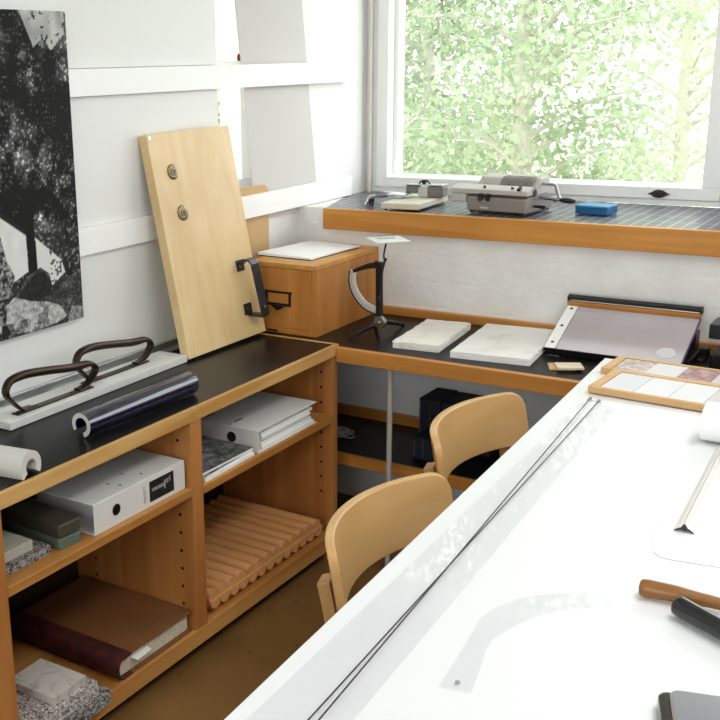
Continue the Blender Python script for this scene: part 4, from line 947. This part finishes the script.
# ------------------------------------------------------------------ chairs
def chair(lab, loc, rot):
    t = thing('bentwood_chair', lab, 'chair', loc, rot, 'bentwood chairs pushed up to the drawing table')
    # local: faces +x; backrest around x=-.2
    R, th, zt, h = .330, .017, .780, .130; cx = .138   # centre of the plan arc
    ymax = .214; amax = math.asin(ymax/R); n = 70; rc = .036
    b = nb(); rows = []; m_ = 10
    for i in range(n+1):
        a = -amax+2*amax*i/n; s = R*a; smax = R*amax; d = smax-abs(s)
        cut = 0 if d >= rc else rc-math.sqrt(max(0, rc*rc-(rc-d)**2))
        z0, z1 = zt-h+cut*.9, zt-cut*.9
        row = []
        for side in (0, 1):
            r = R if side == 0 else R+th
            for j in range(m_+1):
                z = z0+(z1-z0)*j/m_; tilt = (z-zt)*.13
                row.append(b.verts.new((cx-r*math.cos(a)-tilt*-1*1.0*0 - (z-zt)*.20, r*math.sin(a), z)))
        rows.append(row)
    k = m_+1
    for i in range(n):
        p, q = rows[i], rows[i+1]
        for j in range(m_):
            b.faces.new([p[j], q[j], q[j+1], p[j+1]]); b.faces.new([p[k+j], p[k+j+1], q[k+j+1], q[k+j]])
        b.faces.new([p[m_], q[m_], q[k+m_], p[k+m_]]); b.faces.new([p[0], p[k], q[k], q[0]])
    for r_ in (rows[0], rows[-1]):
        for j in range(m_): b.faces.new([r_[j], r_[j+1], r_[k+j+1], r_[k+j]])
    o = obj('backrest', b, 'chair', t, .003, 3, smooth=True, world=False)
    for s in (-1, 1):
        a = s*amax*.78; r = R+th+.0125
        # rear leg: from the backrest down to the floor, splayed backwards at the bottom
        P = [(cx-r*math.cos(a)+.017, r*math.sin(a), .708), (cx-r*math.cos(a)+.036, r*math.sin(a)*1.0, .62), (cx-r*math.cos(a)+.050, r*math.sin(a)*.97, .44), (cx-r*math.cos(a)-.020, r*math.sin(a)*.96, .20), (cx-r*math.cos(a)-.055, r*math.sin(a)*.96, 0.0)]
        P = smooth_path(P, 5); b = nb(); up = Vector((math.sin(a)*.5, math.cos(a), 0)).normalized()
        sweep(b, P, [(-.021, -.0115), (.021, -.0115), (.021, .0115), (-.021, .0115)], up=(0, 1, 0) if False else up)
        obj('rear_leg', b, 'chairleg', t, .002, world=False)
        b = nb(); P = smooth_path([(.215, s*.185, 0), (.205, s*.183, .25), (.198, s*.18, .405), (.17, s*.18, .434), (.05, s*.18, .437), (-.10, s*.18, .437)], 5)
        sweep(b, P, [(-.02, -.012), (.02, -.012), (.02, .012), (-.02, .012)], up=(0, 1, 0)); obj('front_leg', b, 'chairleg', t, .002, world=False)
    b = nb(); pts = [(x, y) for x, y in rrect(-.17, .235, -.20, .20, .05, 6)]; prism(b, pts, .450, .462); obj('seat', b, 'chair', t, .004, 3, world=False)
    b = nb(); box(b, -.165, -.145, -.19, .19, .405, .4495); box(b, .13, .15, -.165, .165, .405, .4495); objs('seat_rail', b, 'chairleg', t, .002, world=False)
    return t
def put(lab, bx, by, rot):
    c, s = math.cos(rot), math.sin(rot); ox = -.192   # local x of the arc apex
    return chair(lab, (bx-ox*c, by-ox*s, 0), rot)
put('bentwood birch chair nearest the camera, tucked under the white table', -.884, 1.657, -.03)
put('bentwood birch chair farther back, in front of the window desk', -.955, 2.250, -.06)

# ------------------------------------------------------------------ outside: ground and trees
b = nb(); box(b, -45, 30, 4.3, 60, -3.3, -3.2); box(b, -45, -2.6, -20, 4.3, -3.3, -3.2); tag(obj('ground', b, 'grass'), '', '')
g = bpy.data.objects['ground']; del g['label']; del g['category']; g['kind'] = 'structure'
def leaves(name, parent, pts, size, droop, mat, seed, aspect=.3):
    r = np.random.RandomState(seed); n = len(pts); P = np.array(pts)
    d = r.normal(size=(n, 3)); d[:, 2] -= droop; d /= np.linalg.norm(d, axis=1)[:, None]
    w = np.cross(d, r.normal(size=(n, 3))); w /= np.linalg.norm(w, axis=1)[:, None]
    s = size*r.uniform(.6, 1.3, n)[:, None]
    V = np.stack([P, P+d*s*.5+w*s*aspect, P+d*s, P+d*s*.5-w*s*aspect], 1).reshape(-1, 3)
    F = np.arange(4*n).reshape(-1, 4)
    me = bpy.data.meshes.new(name); me.from_pydata(V.tolist(), [], F.tolist()); me.materials.append(M[mat])
    o = bpy.data.objects.new(name, me); COL.objects.link(o); o.parent = parent; return o
def tree(kind, lab, loc, H, Rd, zlow, nbr, nleaf, size, mat, seed, droop=.3, conif=False, thin=1.0):
    t = thing(kind, lab, 'tree', loc); r = random.Random(seed)
    b = nb(); tube(b, smooth_path([(0, 0, 0), (.05, .03, H*.3), (-.05, 0, H*.6), (0, .02, H*.97)], 4), lambda q: .13*(1-q)+.015, 8); tr = obj('trunk', b, 'bark', t, smooth=True, world=False)
    b = nb(); pts = []
    for i in range(nbr):
        f = i/nbr; z = zlow+(H-zlow)*f; a = r.uniform(0, 2*PI)
        L = Rd*((1-f)**.8 if conif else math.sin(PI*(.12+.85*f))**.6)*r.uniform(.65, 1.05)
        p0 = Vector((0, 0, z)); end = Vector((L*math.cos(a), L*math.sin(a), z+(-.25*L if conif else .35*L)*r.uniform(.6, 1.3)))
        mid = (p0+end)/2+Vector((0, 0, .12*L)); path = smooth_path([p0, mid, end], 4)
        tube(b, path, lambda q: .018*(1-q)+.004, 5)
        for k in range(int(nleaf/nbr*thin)):
            q = r.random()**.6; p = path[min(len(path)-1, int(q*len(path)))]
            sp = .10+.16*L
            pts.append((p.x+r.gauss(0, sp), p.y+r.gauss(0, sp), p.z+r.gauss(0, sp*.45)-(abs(r.gauss(0, .10)) if conif else 0)))
    obj('branch', b, 'bark', t, smooth=True, world=False)
    leaves('foliage', t, pts, size, droop, mat, seed)
GZ = -3.2
tree('conifer', 'drooping grey-green conifer outside at the left side of the window', (-5.1, 8.8, GZ), 8.6, 1.5, 2.2, 115, 40000, .070, 'leafA', 11, 1.0, True)
tree('leafy_tree', 'pale bright green leafy tree outside the middle of the window', (-2.6, 7.2, GZ), 8.0, 1.15, 2.4, 100, 27000, .060, 'leafB', 12, .2)
tree('leafy_tree', 'thin pale tree outside toward the right side of the window', (-2.4, 10.9, GZ), 7.4, 1.1, 2.4, 50, 4500, .075, 'leafC', 13, .2)
tree('conifer', 'tall pale conifer farther off behind the other trees', (-6.2, 13.4, GZ), 10.5, 2.2, 1.6, 90, 16000, .12, 'leafA', 14, .8, True)
tree('shrubby_tree', 'yellow-green bushy tree seen through the narrow side window', (-4.7, 6.6, GZ), 6.2, .65, 2.4, 60, 9000, .06, 'leafC', 15, .2)
